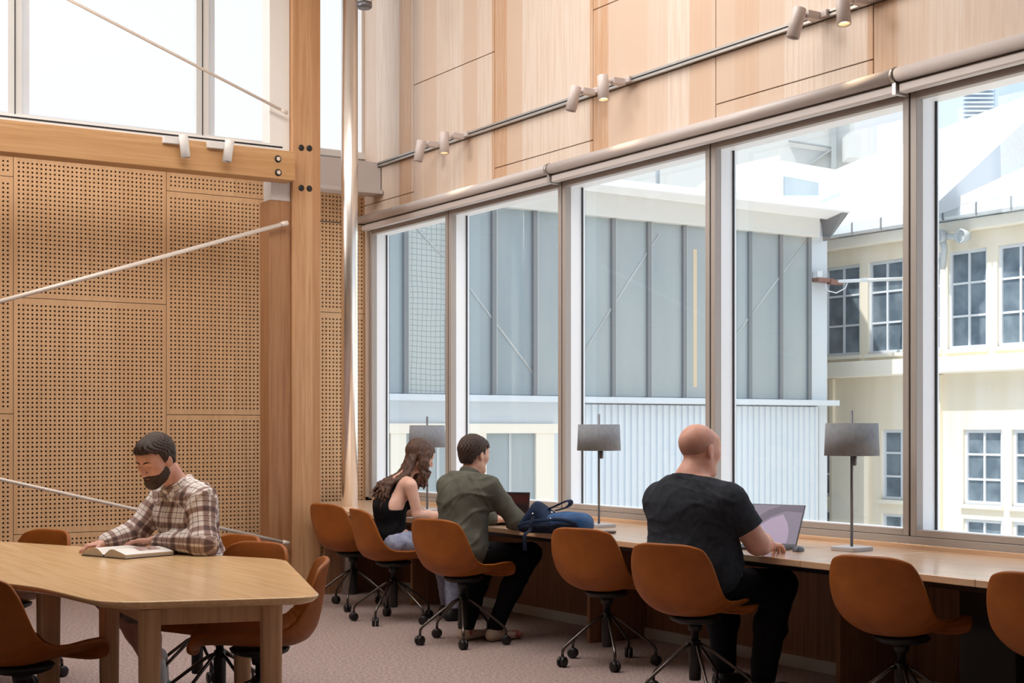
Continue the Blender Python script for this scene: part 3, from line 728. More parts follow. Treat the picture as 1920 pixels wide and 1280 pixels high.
for (p0, y0, p1, y1) in ((880, 540, 1000, 700), (1097, 655, 1235, 440), (1378, 630, 1512, 452), (778, 425, 830, 480)):
    a, b = Vector(on_Y(p0, y0, YG-.006)), Vector(on_Y(p1, y1, YG-.006))
    rel(MB().tube([a, b], .016, 6).build('brace_strip', M['gbar2'], None), gb)
rel(MB().box(gx(1299), gx(1306), YG-.01, YG, zb+.15, 4.0).build('brace_strip', mat('pale_timber_strip', '#d8c7ab', .6), None), gb)
rel(MB().box(3, XC+.1, YG-.16, YG+.02, zb-.1, zb-.015).build('base_ledge', M['gwall'], None, .01, 1), gb)
# fascia, eave and roof
xl, xr = 3.0, gx(1527)
rel(MB().box(xl, xr, YG-.12, YG+.1, 4.33, 4.74).build('fascia', M['fascia'], None), gb)
xe = on_Y(1596, 418, YG-.5)[0]
rel(MB().prism([(xl, YG-.35, 4.70), (xe, YG-.5, 4.70), (xe+.1, YG-.1, 4.62), (xe+3.5, YG+5.5, 5.90), (xl, YG+5.5, 5.90)], (0, 0, .10)).build('roof', M['roofw'], None), gb)
rel(MB().prism([(gx(1545), YG-.1, 4.3), (xe, YG-.45, 4.69), (gx(1540), YG-.45, 4.69)], (0, .5, 0)).build('eave_corner', M['gbar'], None), gb)
# ribbed cladding
m = MB(); x = gx(1090); x1 = gx(1530); p = .115; top = zb-.12
pts = []
while x < x1:
    pts += [(x, YG-.02), (x+.035, YG-.02), (x+.045, YG-.045), (x+.095, YG-.045), (x+.105, YG-.02)]; x += p
m.grid([[(a, b, -6) for a, b in pts], [(a, b, top) for a, b in pts]], smooth=False)
rel(m.build('ribbed_cladding', M['gwall'], None), gb)
rel(MB().box(gx(1531), gx(1533), YG-.03, YG, -2, top).build('joint_line', M['gbar'], None), gb)
# cream window surrounds at the lower left
def gy(y, px=900): return on_Y(px, y, YG)[2]
rel(MB().box(gx(690), gx(1042), YG-.08, YG, gy(812), gy(794)).build('window_lintel', M['creamw'], None), gb)
for a, b in ((690, 722), (728, 757), (880, 907), (1000, 1014), (1014, 1034)):
    rel(MB().box(gx(a), gx(b), YG-.07, YG, -1.5, gy(812)).build('window_jamb', M['creamw'], None), gb)
for a, b in ((757, 880), (907, 1000)):
    o = rel(MB().box(gx(a), gx(b), YG-.03, YG, -1.5, gy(812)).build('building_window', M['gglass'], None), gb)
    MB().box(gx((a+b)/2)-.02, gx((a+b)/2)+.02, YG-.04, YG, -1.5, gy(812)).build('window_bar', M['gbar2'], o)
# dormer on its roof, vent pipe
dm = empty('roof_dormer', on_Y(1470, 400, 19.0), label='white dormer with a small grey window on the far roof', cat='dormer')
def yp(px, y, Y=19.0): return Vector(on_Y(px, y, Y))
rel(MB().prism([yp(1395, 400), yp(1395, 362), yp(1461, 300), yp(1575, 335), yp(1575, 400)], (0, 1.2, 0)).build('dormer_body', M['gwall'], None), dm)
rel(MB().prism([yp(1365, 372, 18.9), yp(1461, 291, 18.9), yp(1463, 301, 18.9), yp(1386, 372, 18.9)], (0, 1.6, 0)).build('dormer_roof', M['roofw'], None), dm)
rel(MB().prism([yp(1461, 300, 18.9), yp(1590, 322, 18.9), yp(1590, 338, 18.9), yp(1466, 318, 18.9)], (0, 1.6, 0)).build('dormer_roof', M['roofw'], None), dm)
o = rel(MB().prism([yp(1471, 366, 18.98), yp(1471, 331, 18.98), yp(1535, 343, 18.98), yp(1535, 366, 18.98)], (0, .1, 0)).build('dormer_window', M['gglass'], None), dm)
tag(MB().tube([yp(1233, 372, 18), yp(1233, 300, 18)], .035, 10).tube([yp(1233, 362, 18)+Vector((0,0,-.35)), yp(1233, 350, 18)], .02, 8).build('vent_pipe', M['gbar']), 'thin grey vent pipe standing on the white roof', 'pipe')
# bracket and rod on the pier
br = empty('wall_bracket', on_Y(1548, 525, YG-.05), label='rusty wall bracket with a thin white horizontal rod', cat='bracket')
M['rust'] = mat('rusted_iron', '#8d6a5f', .7)
def bp_(px, y, Y): return Vector(on_Y(px, y, Y))
a0 = bp_(1528, 523, YG-.08); 
rel(MB().box(a0.x, a0.x+.32, YG-.16, YG, a0.z-.04, a0.z+.02).box(a0.x+.25, a0.x+.5, YG-.18, YG-.08, a0.z-.07, a0.z).build('bracket_arm', M['rust'], None), br)
rel(MB().box(a0.x, a0.x+.10, YG-.14, YG, a0.z+.02, a0.z+.12).build('bracket_box', M['muntin'], None), br)
a1 = bp_(1560, 528, YG-.13); 
rel(MB().tube([a1, bp_(1625, 525, YG-.3), bp_(1700, 522, YG-.5)], .028, 8).build('white_rod', M['muntin'], None), br)
rel(MB().tube([bp_(1545, 529, YG-.12), bp_(1552, 545, YG-.2), bp_(1568, 549, YG-.2), bp_(1585, 540, YG-.2), bp_(1590, 527, YG-.2)], .010, 6).build('cable_loop', M['muntin'], None), br)

# ------------------------------------------------------------------ cream building
XY_ = 17.5
def cy(px): return on_X(px, 700, XY_)[1]
cb = empty('cream_building', (XY_, 14, -6), label='cream rendered building with gridded windows and a white roof', cat='building')
wins = []
for a, b in ((1545, 1612), (1627, 1693), (1707, 1763), (1777, 1850), (1870, 1950), (1975, 2060)): wins.append((cy(a), cy(b), 2.58, 4.07))
for a, b in ((1500, 1563), (1652, 1722), (1806, 1878), (1897, 1972)):
    wins.append((cy(a), cy(b), .24, 1.36)); wins.append((cy(a), cy(b), -1.1, .02))
rel(MB().box(XY_+.12, XY_+8, 4, 26, -6, 4.4).build('building_wall', M['cream'], None), cb)
# facing wall split round its openings: horizontal courses plus piers
m = MB()
for z0, z1, row in ((2.58, 4.07, [w for w in wins if w[2] > 2]), (.24, 1.36, [w for w in wins if .2 < w[2] < 1]), (-1.1, .02, [w for w in wins if w[2] < 0])):
    row = sorted(row, key=lambda w: w[1]); y = 4
    for w in row: m.box(XY_, XY_+.13, y, w[1], z0, z1); y = w[0]
    m.box(XY_, XY_+.13, y, 26, z0, z1)
for z0, z1 in ((4.07, 4.5), (1.36, 2.58), (.02, .24), (-6, -1.1)): m.box(XY_, XY_+.13, 4, 26, z0, z1)
rel(m.build('facade', M['cream'], None), cb)
for (ya, yb, z0, z1) in wins:
    o = MB(); f = .05
    o.box(XY_+.04, XY_+.11, yb, yb+f, z0+f, z1-f).box(XY_+.04, XY_+.11, ya-f, ya, z0+f, z1-f).box(XY_+.04, XY_+.11, yb, ya, z0, z0+f).box(XY_+.04, XY_+.11, yb, ya, z1-f, z1)
    ym = (ya+yb)/2; o.box(XY_+.05, XY_+.10, ym-.018, ym+.018, z0+f, z1-f)
    for q in (1/3, 2/3): zz = z0+(z1-z0)*q; o.box(XY_+.056, XY_+.095, yb+f, ya-f, zz-.016, zz+.016)
    fr = rel(o.build('building_window', M['muntin'], None), cb)
    MB().box(XY_+.075, XY_+.085, yb, ya, z0, z1).build('building_pane', M['paneg'], fr)
    rel(MB().box(XY_-.05, XY_+.05, yb-.04, ya+.04, z0-.06, z0).build('window_ledge', M['creamw'], None), cb)
rel(MB().box(XY_-.28, XY_, 4, 26, 2.21, 2.46).build('string_course', M['creamw'], None, .02, 2), cb)
rel(MB().box(XY_-.16, XY_, 4, 26, 4.33, 4.5).build('cornice', M['creamw'], None, .02, 2), cb)
rel(MB().box(XY_-.34, XY_-.02, 4, 26, 4.52, 4.70).build('gutter', M['gwall'], None, .02, 1), cb)
y = 5.0
m = MB()
while y < 26: m.box(XY_-.355, XY_-.33, y-.012, y+.012, 4.5, 4.695); y += .62
rel(m.build('gutter_brackets', M['gbar'], None), cb)
for a, b in ((1757, 1768), (1560, 1566)):
    rel(MB().box(XY_-.06, XY_, cy(b), cy(a), -6, 2.2).build('pilaster', M['cream'], None), cb)
rel(MB().box(XY_-.10, XY_, cy(1628), cy(1567), -6, 1.0).build('sunlit_patch', M['creamw'], None), cb)  # raised block in paler cream stands in for a sunlit patch of wall
TP_ = .404; X0_, Z0_ = XY_-.33, 4.70
def on_roof(px, y, lift=0):
    a, b = ray(px); k = (HY-y)/F; D = ((Z0_+lift-HC)-TP_*X0_)/(k-TP_*a); return Vector((a*D, b*D, HC+k*D))
pl = [Vector((X0_, 26, Z0_)), Vector((X0_, 4, Z0_)), on_roof(2150, 120), on_roof(1920, 191), on_roof(1753, 256), on_roof(1591, 318), on_roof(1517, 350), on_roof(1440, 386)]
rel(MB().prism(pl, (0, 0, .12)).build('roof', M['roofw'], None), cb)
M['roofg'] = mat('pale_grey_gable', '#a4abb1', .7)
rel(MB().prism([on_Y(1755, 382, 14.6), on_Y(1758, 402, 14.6), on_Y(1925, 345, 14.6), on_Y(2050, 300, 14.6), on_Y(2050, 190, 14.6), on_Y(1990, 168, 14.6), on_Y(1925, 224, 14.6)], (0, .5, 0)).build('gable_side', M['roofg'], None), cb)
# camera-like floodlights under the eave
fl = empty('floodlight', on_X(1785, 447, XY_-.3), label='twin grey floodlight fixture under the eave of the cream building', cat='floodlight')
p0 = Vector(on_X(1766, 443, XY_-.25)); p1 = Vector(on_X(1808, 443, XY_-.25))
rel(MB().tube([p0+Vector((0,0,-.5)), p0+Vector((0,-.05,-.2)), p0], .05, 8).tube([p0, p1], .05, 10).build('fixture_arm', M['gbar2'], None), fl)
for p in (p0, p1):
    rel(MB().lathe([(.02,-.1), (.09,-.05), (.11,.1), (.085,.1), (.08,.06)], Matrix.Translation(p) @ Matrix.Rotation(-PI/2, 4, 'Y'), 16).build('lamp_head', M['gbar2'], None), fl)
# distant buildings
M['farw'] = mat('far_pale_wall', '#c3c5c2', .8); M['farb'] = mat('far_blue_glass', '#bccbd8', .5); M['fart'] = mat('far_band', '#cbd5dd', .7); M['farl'] = mat('far_wall_line', '#a0a6a6', .8)
fb = empty('pale_building', at(1350, 45), label='pale flat walled building rising behind the white roofs', cat='building')
def ap(px, y, D): return Vector(at(px, D, zat(y, D)))
dep = Vector((SA, CA, 0))*8
rel(MB().prism([ap(1000, 1249, 45), ap(1602, 1249, 45), ap(1602, 120, 45), ap(1000, 120, 45)], dep).build('building_wall', M['farw'], None), fb)
rel(MB().prism([ap(1560, 420, 44.7), ap(1568, 420, 44.7), ap(1568, 150, 44.7), ap(1560, 150, 44.7)], dep*.03).build('corner_strip', M['farl'], None), fb)
rel(MB().prism([ap(1480, 262, 44.8), ap(1560, 274, 44.8), ap(1560, 276, 44.8), ap(1480, 264, 44.8)], dep*.02).build('edge_line', M['farl'], None), fb)
rel(MB().prism([ap(1512, 310, 44.8), ap(1560, 278, 44.8), ap(1560, 281, 44.8), ap(1516, 310, 44.8)], dep*.02).build('edge_line', M['farl'], None), fb)
rel(MB().prism([ap(1590, 295, 44), ap(1614, 295, 44), ap(1614, 250, 44), ap(1590, 250, 44)], dep*.1).build('wall_box', M['farw'], None), fb)
ft = empty('glass_tower', at(1840, 120), label='distant pale blue glass tower above the white roof', cat='building')
rel(MB().prism([ap(1806, 971, 120), ap(1866, 971, 120), ap(1866, 60, 120), ap(1806, 60, 120)], dep*2).build('tower_body', M['farb'], None), ft)
m = MB()
for k_ in range(26): m.prism([ap(1808, 70+k_*8, 119.6), ap(1864, 70+k_*8, 119.6), ap(1864, 73+k_*8, 119.6), ap(1808, 73+k_*8, 119.6)], dep*.04)
rel(m.build('floor_bands', M['fart'], None), ft)
ft = empty('glass_tower', at(1905, 130), label='distant pale tower cut by the right edge of the photo', cat='building')
rel(MB().prism([ap(1895, 958, 130), ap(1960, 958, 130), ap(1960, 90, 130), ap(1895, 90, 130)], dep*2).build('tower_body', M['farb'], None), ft)
# ------------------------------------------------------------------ people: distance-field bodies turned into smooth meshes
def V(*a): return np.array(a, float)
class Sdf:
    """list of blended primitives; every one keeps its own blend radius"""
    def __init__(s): s.p = []
    def cap(s, a, b, ra, rb=None, k=.02): s.p.append(('cap', V(*a), V(*b), ra, ra if rb is None else rb, k)); return s
    def ecap(s, a, b, ea, eb=None, k=.03, side=(1,0,0)): s.p.append(('ecap', V(*a), V(*b), ea, eb or ea, k, V(*side))); return s
    def ell(s, c, r, k=.02, R=None, sub=False): s.p.append(('sub' if sub else 'ell', V(*c), V(*r), R, k)); return s
    def chain(s, pts, rs, k=.02):
        for i in range(len(pts)-1): s.cap(pts[i], pts[i+1], rs[i], rs[i+1], k)
        return s
    def xf(s, Mx):
        """move all primitives by a rigid matrix"""
        R = np.array(Mx.to_3x3()); t = np.array(Mx.translation); o = Sdf()
        for q in s.p:
            q = list(q)
            if q[0] == 'cap': q[1] = R @ q[1]+t; q[2] = R @ q[2]+t
            elif q[0] == 'ecap': q[1] = R @ q[1]+t; q[2] = R @ q[2]+t; q[6] = R @ q[6]
            else: q[1] = R @ q[1]+t; q[3] = R @ (q[3] if q[3] is not None else np.eye(3))
            o.p.append(tuple(q))
        return o
    def __add__(s, b): o = Sdf(); o.p = s.p+b.p; return o
    def grow(s, d):
        o = Sdf()
        for q in s.p:
            q = list(q)
            if q[0] == 'cap': q[3] += d; q[4] += d
            elif q[0] == 'ecap': q[3] = (q[3][0]+d, q[3][1]+d); q[4] = (q[4][0]+d, q[4][1]+d)
            elif q[0] == 'ell': q[2] = q[2]+d
            else: continue
            o.p.append(tuple(q))
        return o
    def at(s, P):
        P = np.array(P, float); D = np.full(P.shape[:-1], .2)
        for q in s.p:
            k = q[-2] if q[0] == 'ecap' else q[-1]; e = s.dist(q, P)
            if q[0] == 'sub': e = -e; hh = np.maximum(k-np.abs(D-e), 0)/k; D = np.maximum(D, e)+hh*hh*k*.25
            else: hh = np.maximum(k-np.abs(D-e), 0)/k; D = np.minimum(D, e)-hh*hh*k*.25
        return D
    def front(s, x, z):
        ys_ = np.linspace(.15, .03, 481); d = s.at(np.stack([np.full(481, x), ys_, np.full(481, z)], 1)); i = int(np.argmax(d < 0)); return float(ys_[i])
    @staticmethod
    def bounds(q):
        if q[0] == 'cap': r = max(q[3], q[4]); return np.minimum(q[1], q[2])-r, np.maximum(q[1], q[2])+r
        if q[0] == 'ecap': r = max(max(q[3]), max(q[4])); return np.minimum(q[1], q[2])-r, np.maximum(q[1], q[2])+r
        r = max(q[2]); return q[1]-r, q[1]+r
    @staticmethod
    def dist(q, P):
        if q[0] == 'cap':
            a, b = q[1], q[2]; ba = b-a; t = np.clip(((P-a) @ ba)/max(ba @ ba, 1e-9), 0, 1)
            return np.linalg.norm(P-a-t[..., None]*ba, axis=-1)-(q[3]+(q[4]-q[3])*t)
        if q[0] == 'ecap':
            a, b = q[1], q[2]; ba = b-a; L = np.linalg.norm(ba); n = ba/L; u = q[6]-n*(q[6] @ n); u /= np.linalg.norm(u); w = np.cross(n, u)
            h = (P-a) @ n; t = np.clip(h/L, 0, 1); ex = np.where(h < 0, h, np.where(h > L, h-L, 0))
            W = q[3][0]+(q[4][0]-q[3][0])*t; Dd = q[3][1]+(q[4][1]-q[3][1])*t; mn = np.minimum(W, Dd)
            lu, lv = (P-a) @ u, (P-a) @ w
            k0 = np.sqrt((lu/W)**2+(lv/Dd)**2+(ex/mn)**2); k1 = np.sqrt((lu/W**2)**2+(lv/Dd**2)**2+(ex/mn**2)**2)+1e-9
            return k0*(k0-1)/k1
        X = P-q[1]
        if q[3] is not None: X = X @ q[3]
        k0 = np.linalg.norm(X/q[2], axis=-1); k1 = np.linalg.norm(X/q[2]**2, axis=-1)+1e-9
        return k0*(k0-1)/k1
    def field(s, h, pad=.03, cut=None, noise=None, lo=None, hi=None):
        B = [s.bounds(q) for q in s.p if q[0] != 'sub']
        if lo is None: lo = np.min([b[0] for b in B], 0)-pad
        if hi is None: hi = np.max([b[1] for b in B], 0)+pad
        n = np.ceil((hi-lo)/h).astype(int)+1
        d = np.full(n, .2, np.float32)
        ax = [lo[i]+h*np.arange(n[i]) for i in range(3)]
        for q in s.p:
            k = q[-2] if q[0] == 'ecap' else q[-1]
            a, b = s.bounds(q); m = k+2.5*h+.01
            i0 = np.clip(np.floor((a-m-lo)/h).astype(int), 0, n); i1 = np.clip(np.ceil((b+m-lo)/h).astype(int)+1, 0, n)
            if np.any(i1 <= i0): continue
            sl = tuple(slice(i0[j], i1[j]) for j in range(3))
            P = np.stack(np.meshgrid(*[ax[j][sl[j]] for j in range(3)], indexing='ij'), -1)
            e = s.dist(q, P); D = d[sl]
            if q[0] == 'sub':
                e = -e; hh = np.maximum(k-np.abs(D-e), 0)/k; d[sl] = np.maximum(D, e)+hh*hh*k*.25
            else:
                hh = np.maximum(k-np.abs(D-e), 0)/k; d[sl] = np.minimum(D, e)-hh*hh*k*.25
        if cut is not None or noise is not None:
            P = np.stack(np.meshgrid(*ax, indexing='ij'), -1)
            if noise is not None: d = d+noise(P)
            if cut is not None: d = np.maximum(d, cut(P))
        # close the border
        for j in range(3):
            for e_ in (0, -1):
                ix = [slice(None)]*3; ix[j] = e_; d[tuple(ix)] = np.maximum(d[tuple(ix)], h)
        return d, lo
def nets(d, lo, h):
    """surface nets"""
    ins = d < 0; n = np.array(d.shape)
    cnt = np.zeros(n-1, np.int8)
    C = [(i, j, k) for i in (0,1) for j in (0,1) for k in (0,1)]
    sl = lambda c: tuple(slice(c[j], n[j]-1+c[j]) for j in range(3))
    for c in C: cnt += ins[sl(c)]
    act = (cnt > 0) & (cnt < 8); idx = np.full(n-1, -1, np.int64); I = np.argwhere(act); idx[act] = np.arange(len(I))
    pos = np.zeros((len(I), 3)); num = np.zeros(len(I))
    val = {c: d[tuple((I+np.array(c)).T)] for c in C}
    for a in C:
        for j in range(3):
            if a[j] == 0:
                b = list(a); b[j] = 1; b = tuple(b); da, db = val[a], val[b]; m = (da < 0) != (db < 0)
                t = np.where(m, da/np.where(m, da-db, 1), 0); p = np.array(a, float)[None]+t[:, None]*(np.array(b)-np.array(a))[None]
                pos[m] += p[m]; num[m] += 1
    v = lo+h*(I+pos/num[:, None]); fs = []
    for j in range(3):
        u, w = (j+1) % 3, (j+2) % 3
        s0 = [slice(None)]*3; s1 = [slice(None)]*3; s0[j] = slice(0, -1); s1[j] = slice(1, None)
        a, b = ins[tuple(s0)], ins[tuple(s1)]
        E = np.argwhere(a != b); E = E[(E[:, u] > 0) & (E[:, w] > 0) & (E[:, u] < n[u]-1) & (E[:, w] < n[w]-1)]
        sg = a[tuple(E.T)]
        def cell(du, dw): q = E.copy(); q[:, u] -= du; q[:, w] -= dw; return idx[tuple(q.T)]
        Q = np.stack([cell(1,1), cell(0,1), cell(0,0), cell(1,0)], 1)
        Q[~sg] = Q[~sg][:, ::-1]; fs.append(Q)
    return v, np.concatenate(fs)
def solid(name, sdf, h, m, parent=None, smooth=1, uv=None, **k):
    d, lo = sdf.field(h, **k); v, f = nets(d, lo, h)
    # one light relax pass
    for _ in range(smooth):
        acc = np.zeros_like(v); c = np.zeros(len(v))
        for a, b in ((0,1), (1,2), (2,3), (3,0)):
            np.add.at(acc, f[:, a], v[f[:, b]]); np.add.at(acc, f[:, b], v[f[:, a]]); np.add.at(c, f[:, a], 1); np.add.at(c, f[:, b], 1)
        v = v*.5+.5*acc/np.maximum(c, 1)[:, None]
    me = bpy.data.meshes.new(name); me.vertices.add(len(v)); me.vertices.foreach_set('co', v.astype(np.float32).ravel())
    me.loops.add(f.size); me.loops.foreach_set('vertex_index', f.ravel().astype(np.int32)); me.polygons.add(len(f))
    me.polygons.foreach_set('loop_start', np.arange(0, f.size, 4, dtype=np.int32)); me.polygons.foreach_set('loop_total', np.full(len(f), 4, np.int32))
    me.polygons.foreach_set('use_smooth', np.ones(len(f), bool)); me.update(); me.validate()
    if uv:
        lay = me.uv_layers.new(name='UVMap'); U = uv(v); li = np.zeros(len(me.loops), np.int32); me.loops.foreach_get('vertex_index', li)
        lay.data.foreach_set('uv', U[li].astype(np.float32).ravel())
    o = bpy.data.objects.new(name, me); COL.objects.link(o)
    for mm in (m if isinstance(m, (list, tuple)) else [m]): me.materials.append(mm)
    if parent: o.parent = parent
    return o
def folds(amp, fr, seed, stretch=(1,1,1)):
    r = np.random.RandomState(seed); K = r.normal(size=(7, 3)); K /= np.linalg.norm(K, axis=1)[:, None]; ph = r.uniform(0, 6, 7); K = K*np.array(stretch)
    def f(P):
        s = 0
        w = .05*np.sin(P @ np.array([9., 14, 11])+1)[..., None]
        for i in range(7): s = s+(1-np.abs(np.sin((P+w) @ K[i]*fr*(.6+.12*i)+ph[i])))**2.2
        return np.minimum(-(s/7-.3)*amp*2.2, .0045).astype(np.float32)
    return f

def head_sdf(s=1.0, jaw=1.0, nose=1.0):
    """head frame: +Y face forward, +Z up, origin at the middle of the head"""
    S = Sdf()
    S.ell((0,-.018,.035), (.076,.097,.086), .02); S.ell((0,.028,-.028), (.062*jaw,.064,.085), .035)
    S.ell((0,.052,.045), (.058,.042,.045), .03)
    S.cap((-.046*jaw,.0,-.058), (-.018,.068,-.092), .021, .018, .03); S.cap((.046*jaw,.0,-.058), (.018,.068,-.092), .021, .018, .03)
    S.ell((0,.074,-.096), (.025,.02,.019), .025)
    S.cap((-.034,.079,.029), (.034,.079,.029), .012, .012, .02)
    for x in (-1, 1):
        S.ell((x*.042,.056,-.014), (.024,.026,.022), .03)
        S.ell((x*.031,.102,.010), (.017,.017,.012), .014, None, True)
        S.ell((x*.031,.078,.010), (.0155,.0135,.0125), .004)
        S.ell((x*.079,-.006,-.006), (.010,.020,.031), .008, np.array(Matrix.Rotation(x*.35, 3, 'Z')))
        S.ell((x*.089,-.002,-.004), (.006,.010,.018), .005, np.array(Matrix.Rotation(x*.35, 3, 'Z')), True)
        S.ell((x*.0115,.100,-.031), (.009,.010,.008), .008)
    S.cap((0,.088,.020), (0,.114*nose,-.026), .0085, .0105, .012)
    S.ell((0,.090,-.050), (.022,.010,.007), .010); S.ell((0,.089,-.063), (.018,.010,.007), .008)
    S.ell((0,.101,-.0565), (.021,.006,.0022), .004, None, True)
    o = Sdf()
    for q in S.p:
        q = list(q); q[1] = q[1]*s
        if q[0] == 'cap': q[2] = q[2]*s; q[3] *= s; q[4] *= s; q[5] *= s
        else: q[2] = q[2]*s; q[4] *= s
        o.p.append(tuple(q))
    return o
def line_on(sd, pts, r, lift):
    o = Sdf(); P = [(x, sd.front(x, z)+lift, z) for x, z in pts]
    for i in range(len(P)-1): o.cap(P[i], P[i+1], r[i], r[i+1], .002)
    return o
def frame(loc, fwd, up=(0,0,1)):
    """matrix with +Y along fwd"""
    y = Vector(fwd).normalized(); x = y.cross(Vector(up)).normalized(); z = x.cross(y)
    return Matrix.Translation(Vector(loc)) @ Matrix((x, y, z)).transposed().to_4x4()
def hand_sdf(side, curl=(.5,.5,.5,.5), thumb=.5, s=1.0, spread=.08):
    """wrist at origin, fingers along +Y, palm facing -Z; side=+1 has its thumb on -X (right hand)"""
    S = Sdf(); t = -side
    S.ecap((0,-.01,0), (0,.025,0), (.024*s,.017*s), (.034*s,.015*s), .012)
    S.ecap((0,.02,0), (t*.002,.082*s,.002), (.036*s,.0145*s), (.039*s,.0125*s), .012)
    base = [(.0285,.084), (.0095,.090), (-.0095,.087), (-.0275,.078)]; ln = [.070, .079, .073, .057]
    for i in range(4):
        p = Vector((t*base[i][0]*s, base[i][1]*s, .002)); sp = t*spread*(1.3-i*.85); c_ = 0
        L = ln[i]*s; r = .0086*s
        for j, fr in enumerate((.45, .31, .24)):
            c_ += curl[i]*(.55, .8, .6)[j]
            dd = Vector((math.sin(sp)*math.cos(c_), math.cos(sp)*math.cos(c_), -math.sin(c_))); q = p+dd*L*fr
            S.cap(p, q, r*(1-.06*j), r*(1-.06*(j+1)), .0045 if j else .007); p = q
    p = Vector((t*.026*s, .022*s, -.004)); 
    for j, (l, a, z) in enumerate(((.040, .85, -.35), (.030, .55-.2*thumb, -.3-.4*thumb), (.026, .3-.3*thumb, -.3-.5*thumb))):
        dd = Vector((t*math.sin(a), math.cos(a), z*.7)).normalized(); q = p+dd*l*s
        S.cap(p, q, (.0125,.0102,.0094)[j]*s, (.0105,.0095,.0082)[j]*s, .010 if j == 0 else .005); p = q
    return S

M['skin'] = noisy('fair_skin', '#e0b5a0', '#d8a793', (1,1,1), 18, .5, spec=.35)
M['skin2'] = noisy('pink_skin', '#dba995', '#cf9887', (1,1,1), 16, .5, spec=.35)
M['hairdark'] = noisy('dark_brown_hair', '#2b1d17', '#4a352a', (60,60,12), 4, .45, .4, 8, spec=.4)
M['hairbrown'] = noisy('brown_hair', '#33221c', '#6b4a38', (50,50,8), 3, .45, .4, 7, spec=.4)
def stubble():
    m = noisy('shaved_hair', '#8f7468', '#a5877a', (1,1,1), 220, .7, rr=(.3,.7)); t = m.node_tree; L = t.links; b = t.nodes['Principled BSDF']
    c_ = N(m, 'ShaderNodeTexCoord'); s = N(m, 'ShaderNodeSeparateXYZ'); L.new(c_.outputs['Object'], s.inputs[0])
    r = N(m, 'ShaderNodeMapRange'); r.inputs['From Min'].default_value = 1.235; r.inputs['From Max'].default_value = 1.335; r.inputs['To Min'].default_value = .45; r.inputs['To Max'].default_value = 0
    L.new(s.outputs['Z'], r.inputs['Value']); L.new(r.outputs[0], b.inputs['Alpha']); return m
M['stub'] = stubble()
M['tee'] = noisy('charcoal_cotton', '#2e3137', '#373a41', (1,1,1), 30, .9, .1, 300, spec=.1)
M['jacket'] = noisy('olive_cotton', '#66655b', '#57564d', (1,1,1), 12, .9, .1, 250, spec=.1)
M['trousers'] = mat('black_trousers', '#101013', .85, spec=.15)
M['jeans'] = noisy('pale_jeans', '#a9aec4', '#8e95b0', (1,1,1), 25, .85, .15, 200, spec=.1)
M['top'] = mat('black_jersey', '#101014', .8, spec=.15)
M['shoe1'] = noisy('sneaker_mix', '#b8a494', '#9c4a3f', (1,1,1), 9, .6, rr=(.62,.66))
M['shoe2'] = noisy('grey_teal_sneaker', '#cfcfc8', '#5f8f92', (1,1,1), 9, .6, rr=(.5,.56))
M['shoeb'] = mat('black_shoe', '#16161a', .5)
M['sock'] = mat('pale_sock', '#d8d4d0', .9)
M['shorts'] = mat('taupe_shorts', '#8b7d7a', .85)
M['lash'] = mat('dark_lash', '#20140f', .6)
def plaid():
    m = mat('plaid_cotton', '#d8ccc4', .9, spec=.1); L = m.node_tree.links; b = m.node_tree.nodes['Principled BSDF']
    u = N(m, 'ShaderNodeUVMap'); u.uv_map = 'UVMap'; s = N(m, 'ShaderNodeSeparateXYZ'); L.new(u.outputs[0], s.inputs[0])
    def stripe(out):
        d = N(m, 'ShaderNodeMath', operation='DIVIDE'); d.inputs[1].default_value = .104; L.new(out, d.inputs[0])
        f = N(m, 'ShaderNodeMath', operation='FRACT'); L.new(d.outputs[0], f.inputs[0])
        r = N(m, 'ShaderNodeValToRGB'); r.color_ramp.interpolation = 'CONSTANT'; e = r.color_ramp.elements
        e[0].position = 0; e[0].color = (1,1,1,1); e[1].position = .06; e[1].color = (.2,.2,.2,1)
        for p, v in ((.09, .95), (.30, .62), (.34, .34), (.58, .62), (.62, .95), (.80, .3), (.83, .9)):
            x = e.new(p); x.color = (v, v, v, 1)
        L.new(f.outputs[0], r.inputs[0]); return r.outputs[0]
    a, c_ = stripe(s.outputs['X']), stripe(s.outputs['Y'])
    mu = N(m, 'ShaderNodeMath', operation='MULTIPLY'); L.new(a, mu.inputs[0]); L.new(c_, mu.inputs[1])
    r = N(m, 'ShaderNodeValToRGB'); e = r.color_ramp.elements; e[0].color = lin('#5b4a4a'); e[0].position = .08; e[1].color = lin('#efe8e4'); e[1].position = .95
    x = e.new(.4); x.color = lin('#b0958c'); x = e.new(.62); x.color = lin('#d6c6be')
    L.new(mu.outputs[0], r.inputs[0]); L.new(r.outputs[0], b.inputs['Base Color']); return m
M['plaid'] = plaid()
def prim_uv(sd):
    def f(v):
        D = np.stack([Sdf.dist(q, v) for q in sd.p], 1); best = D.argmin(1); U = np.zeros((len(v), 2))
        for i, q in enumerate(sd.p):
            mk = best == i
            if not mk.any(): continue
            P = v[mk]
            if q[0] == 'cap' and np.linalg.norm(q[2]-q[1]) > .02 and q[3] < .085:
                n = (q[2]-q[1]); L = np.linalg.norm(n); n = n/L; ref = V(0,0,1) if abs(n[2]) < .8 else V(0,1,0); u = np.cross(n, ref); u /= np.linalg.norm(u); w = np.cross(n, u)
                U[mk, 0] = np.arctan2((P-q[1]) @ w, (P-q[1]) @ u)*.055; U[mk, 1] = (P-q[1]) @ n
            else:
                U[mk, 0] = np.where(np.abs(P[:, 0]) > .17, P[:, 1], P[:, 0]); U[mk, 1] = P[:, 2]
        return U
    return f
def at_pose(px, D, fx, fd, z=0.0):
    p = at(px, D); return (p[0], p[1], z), heading(fx, fd)
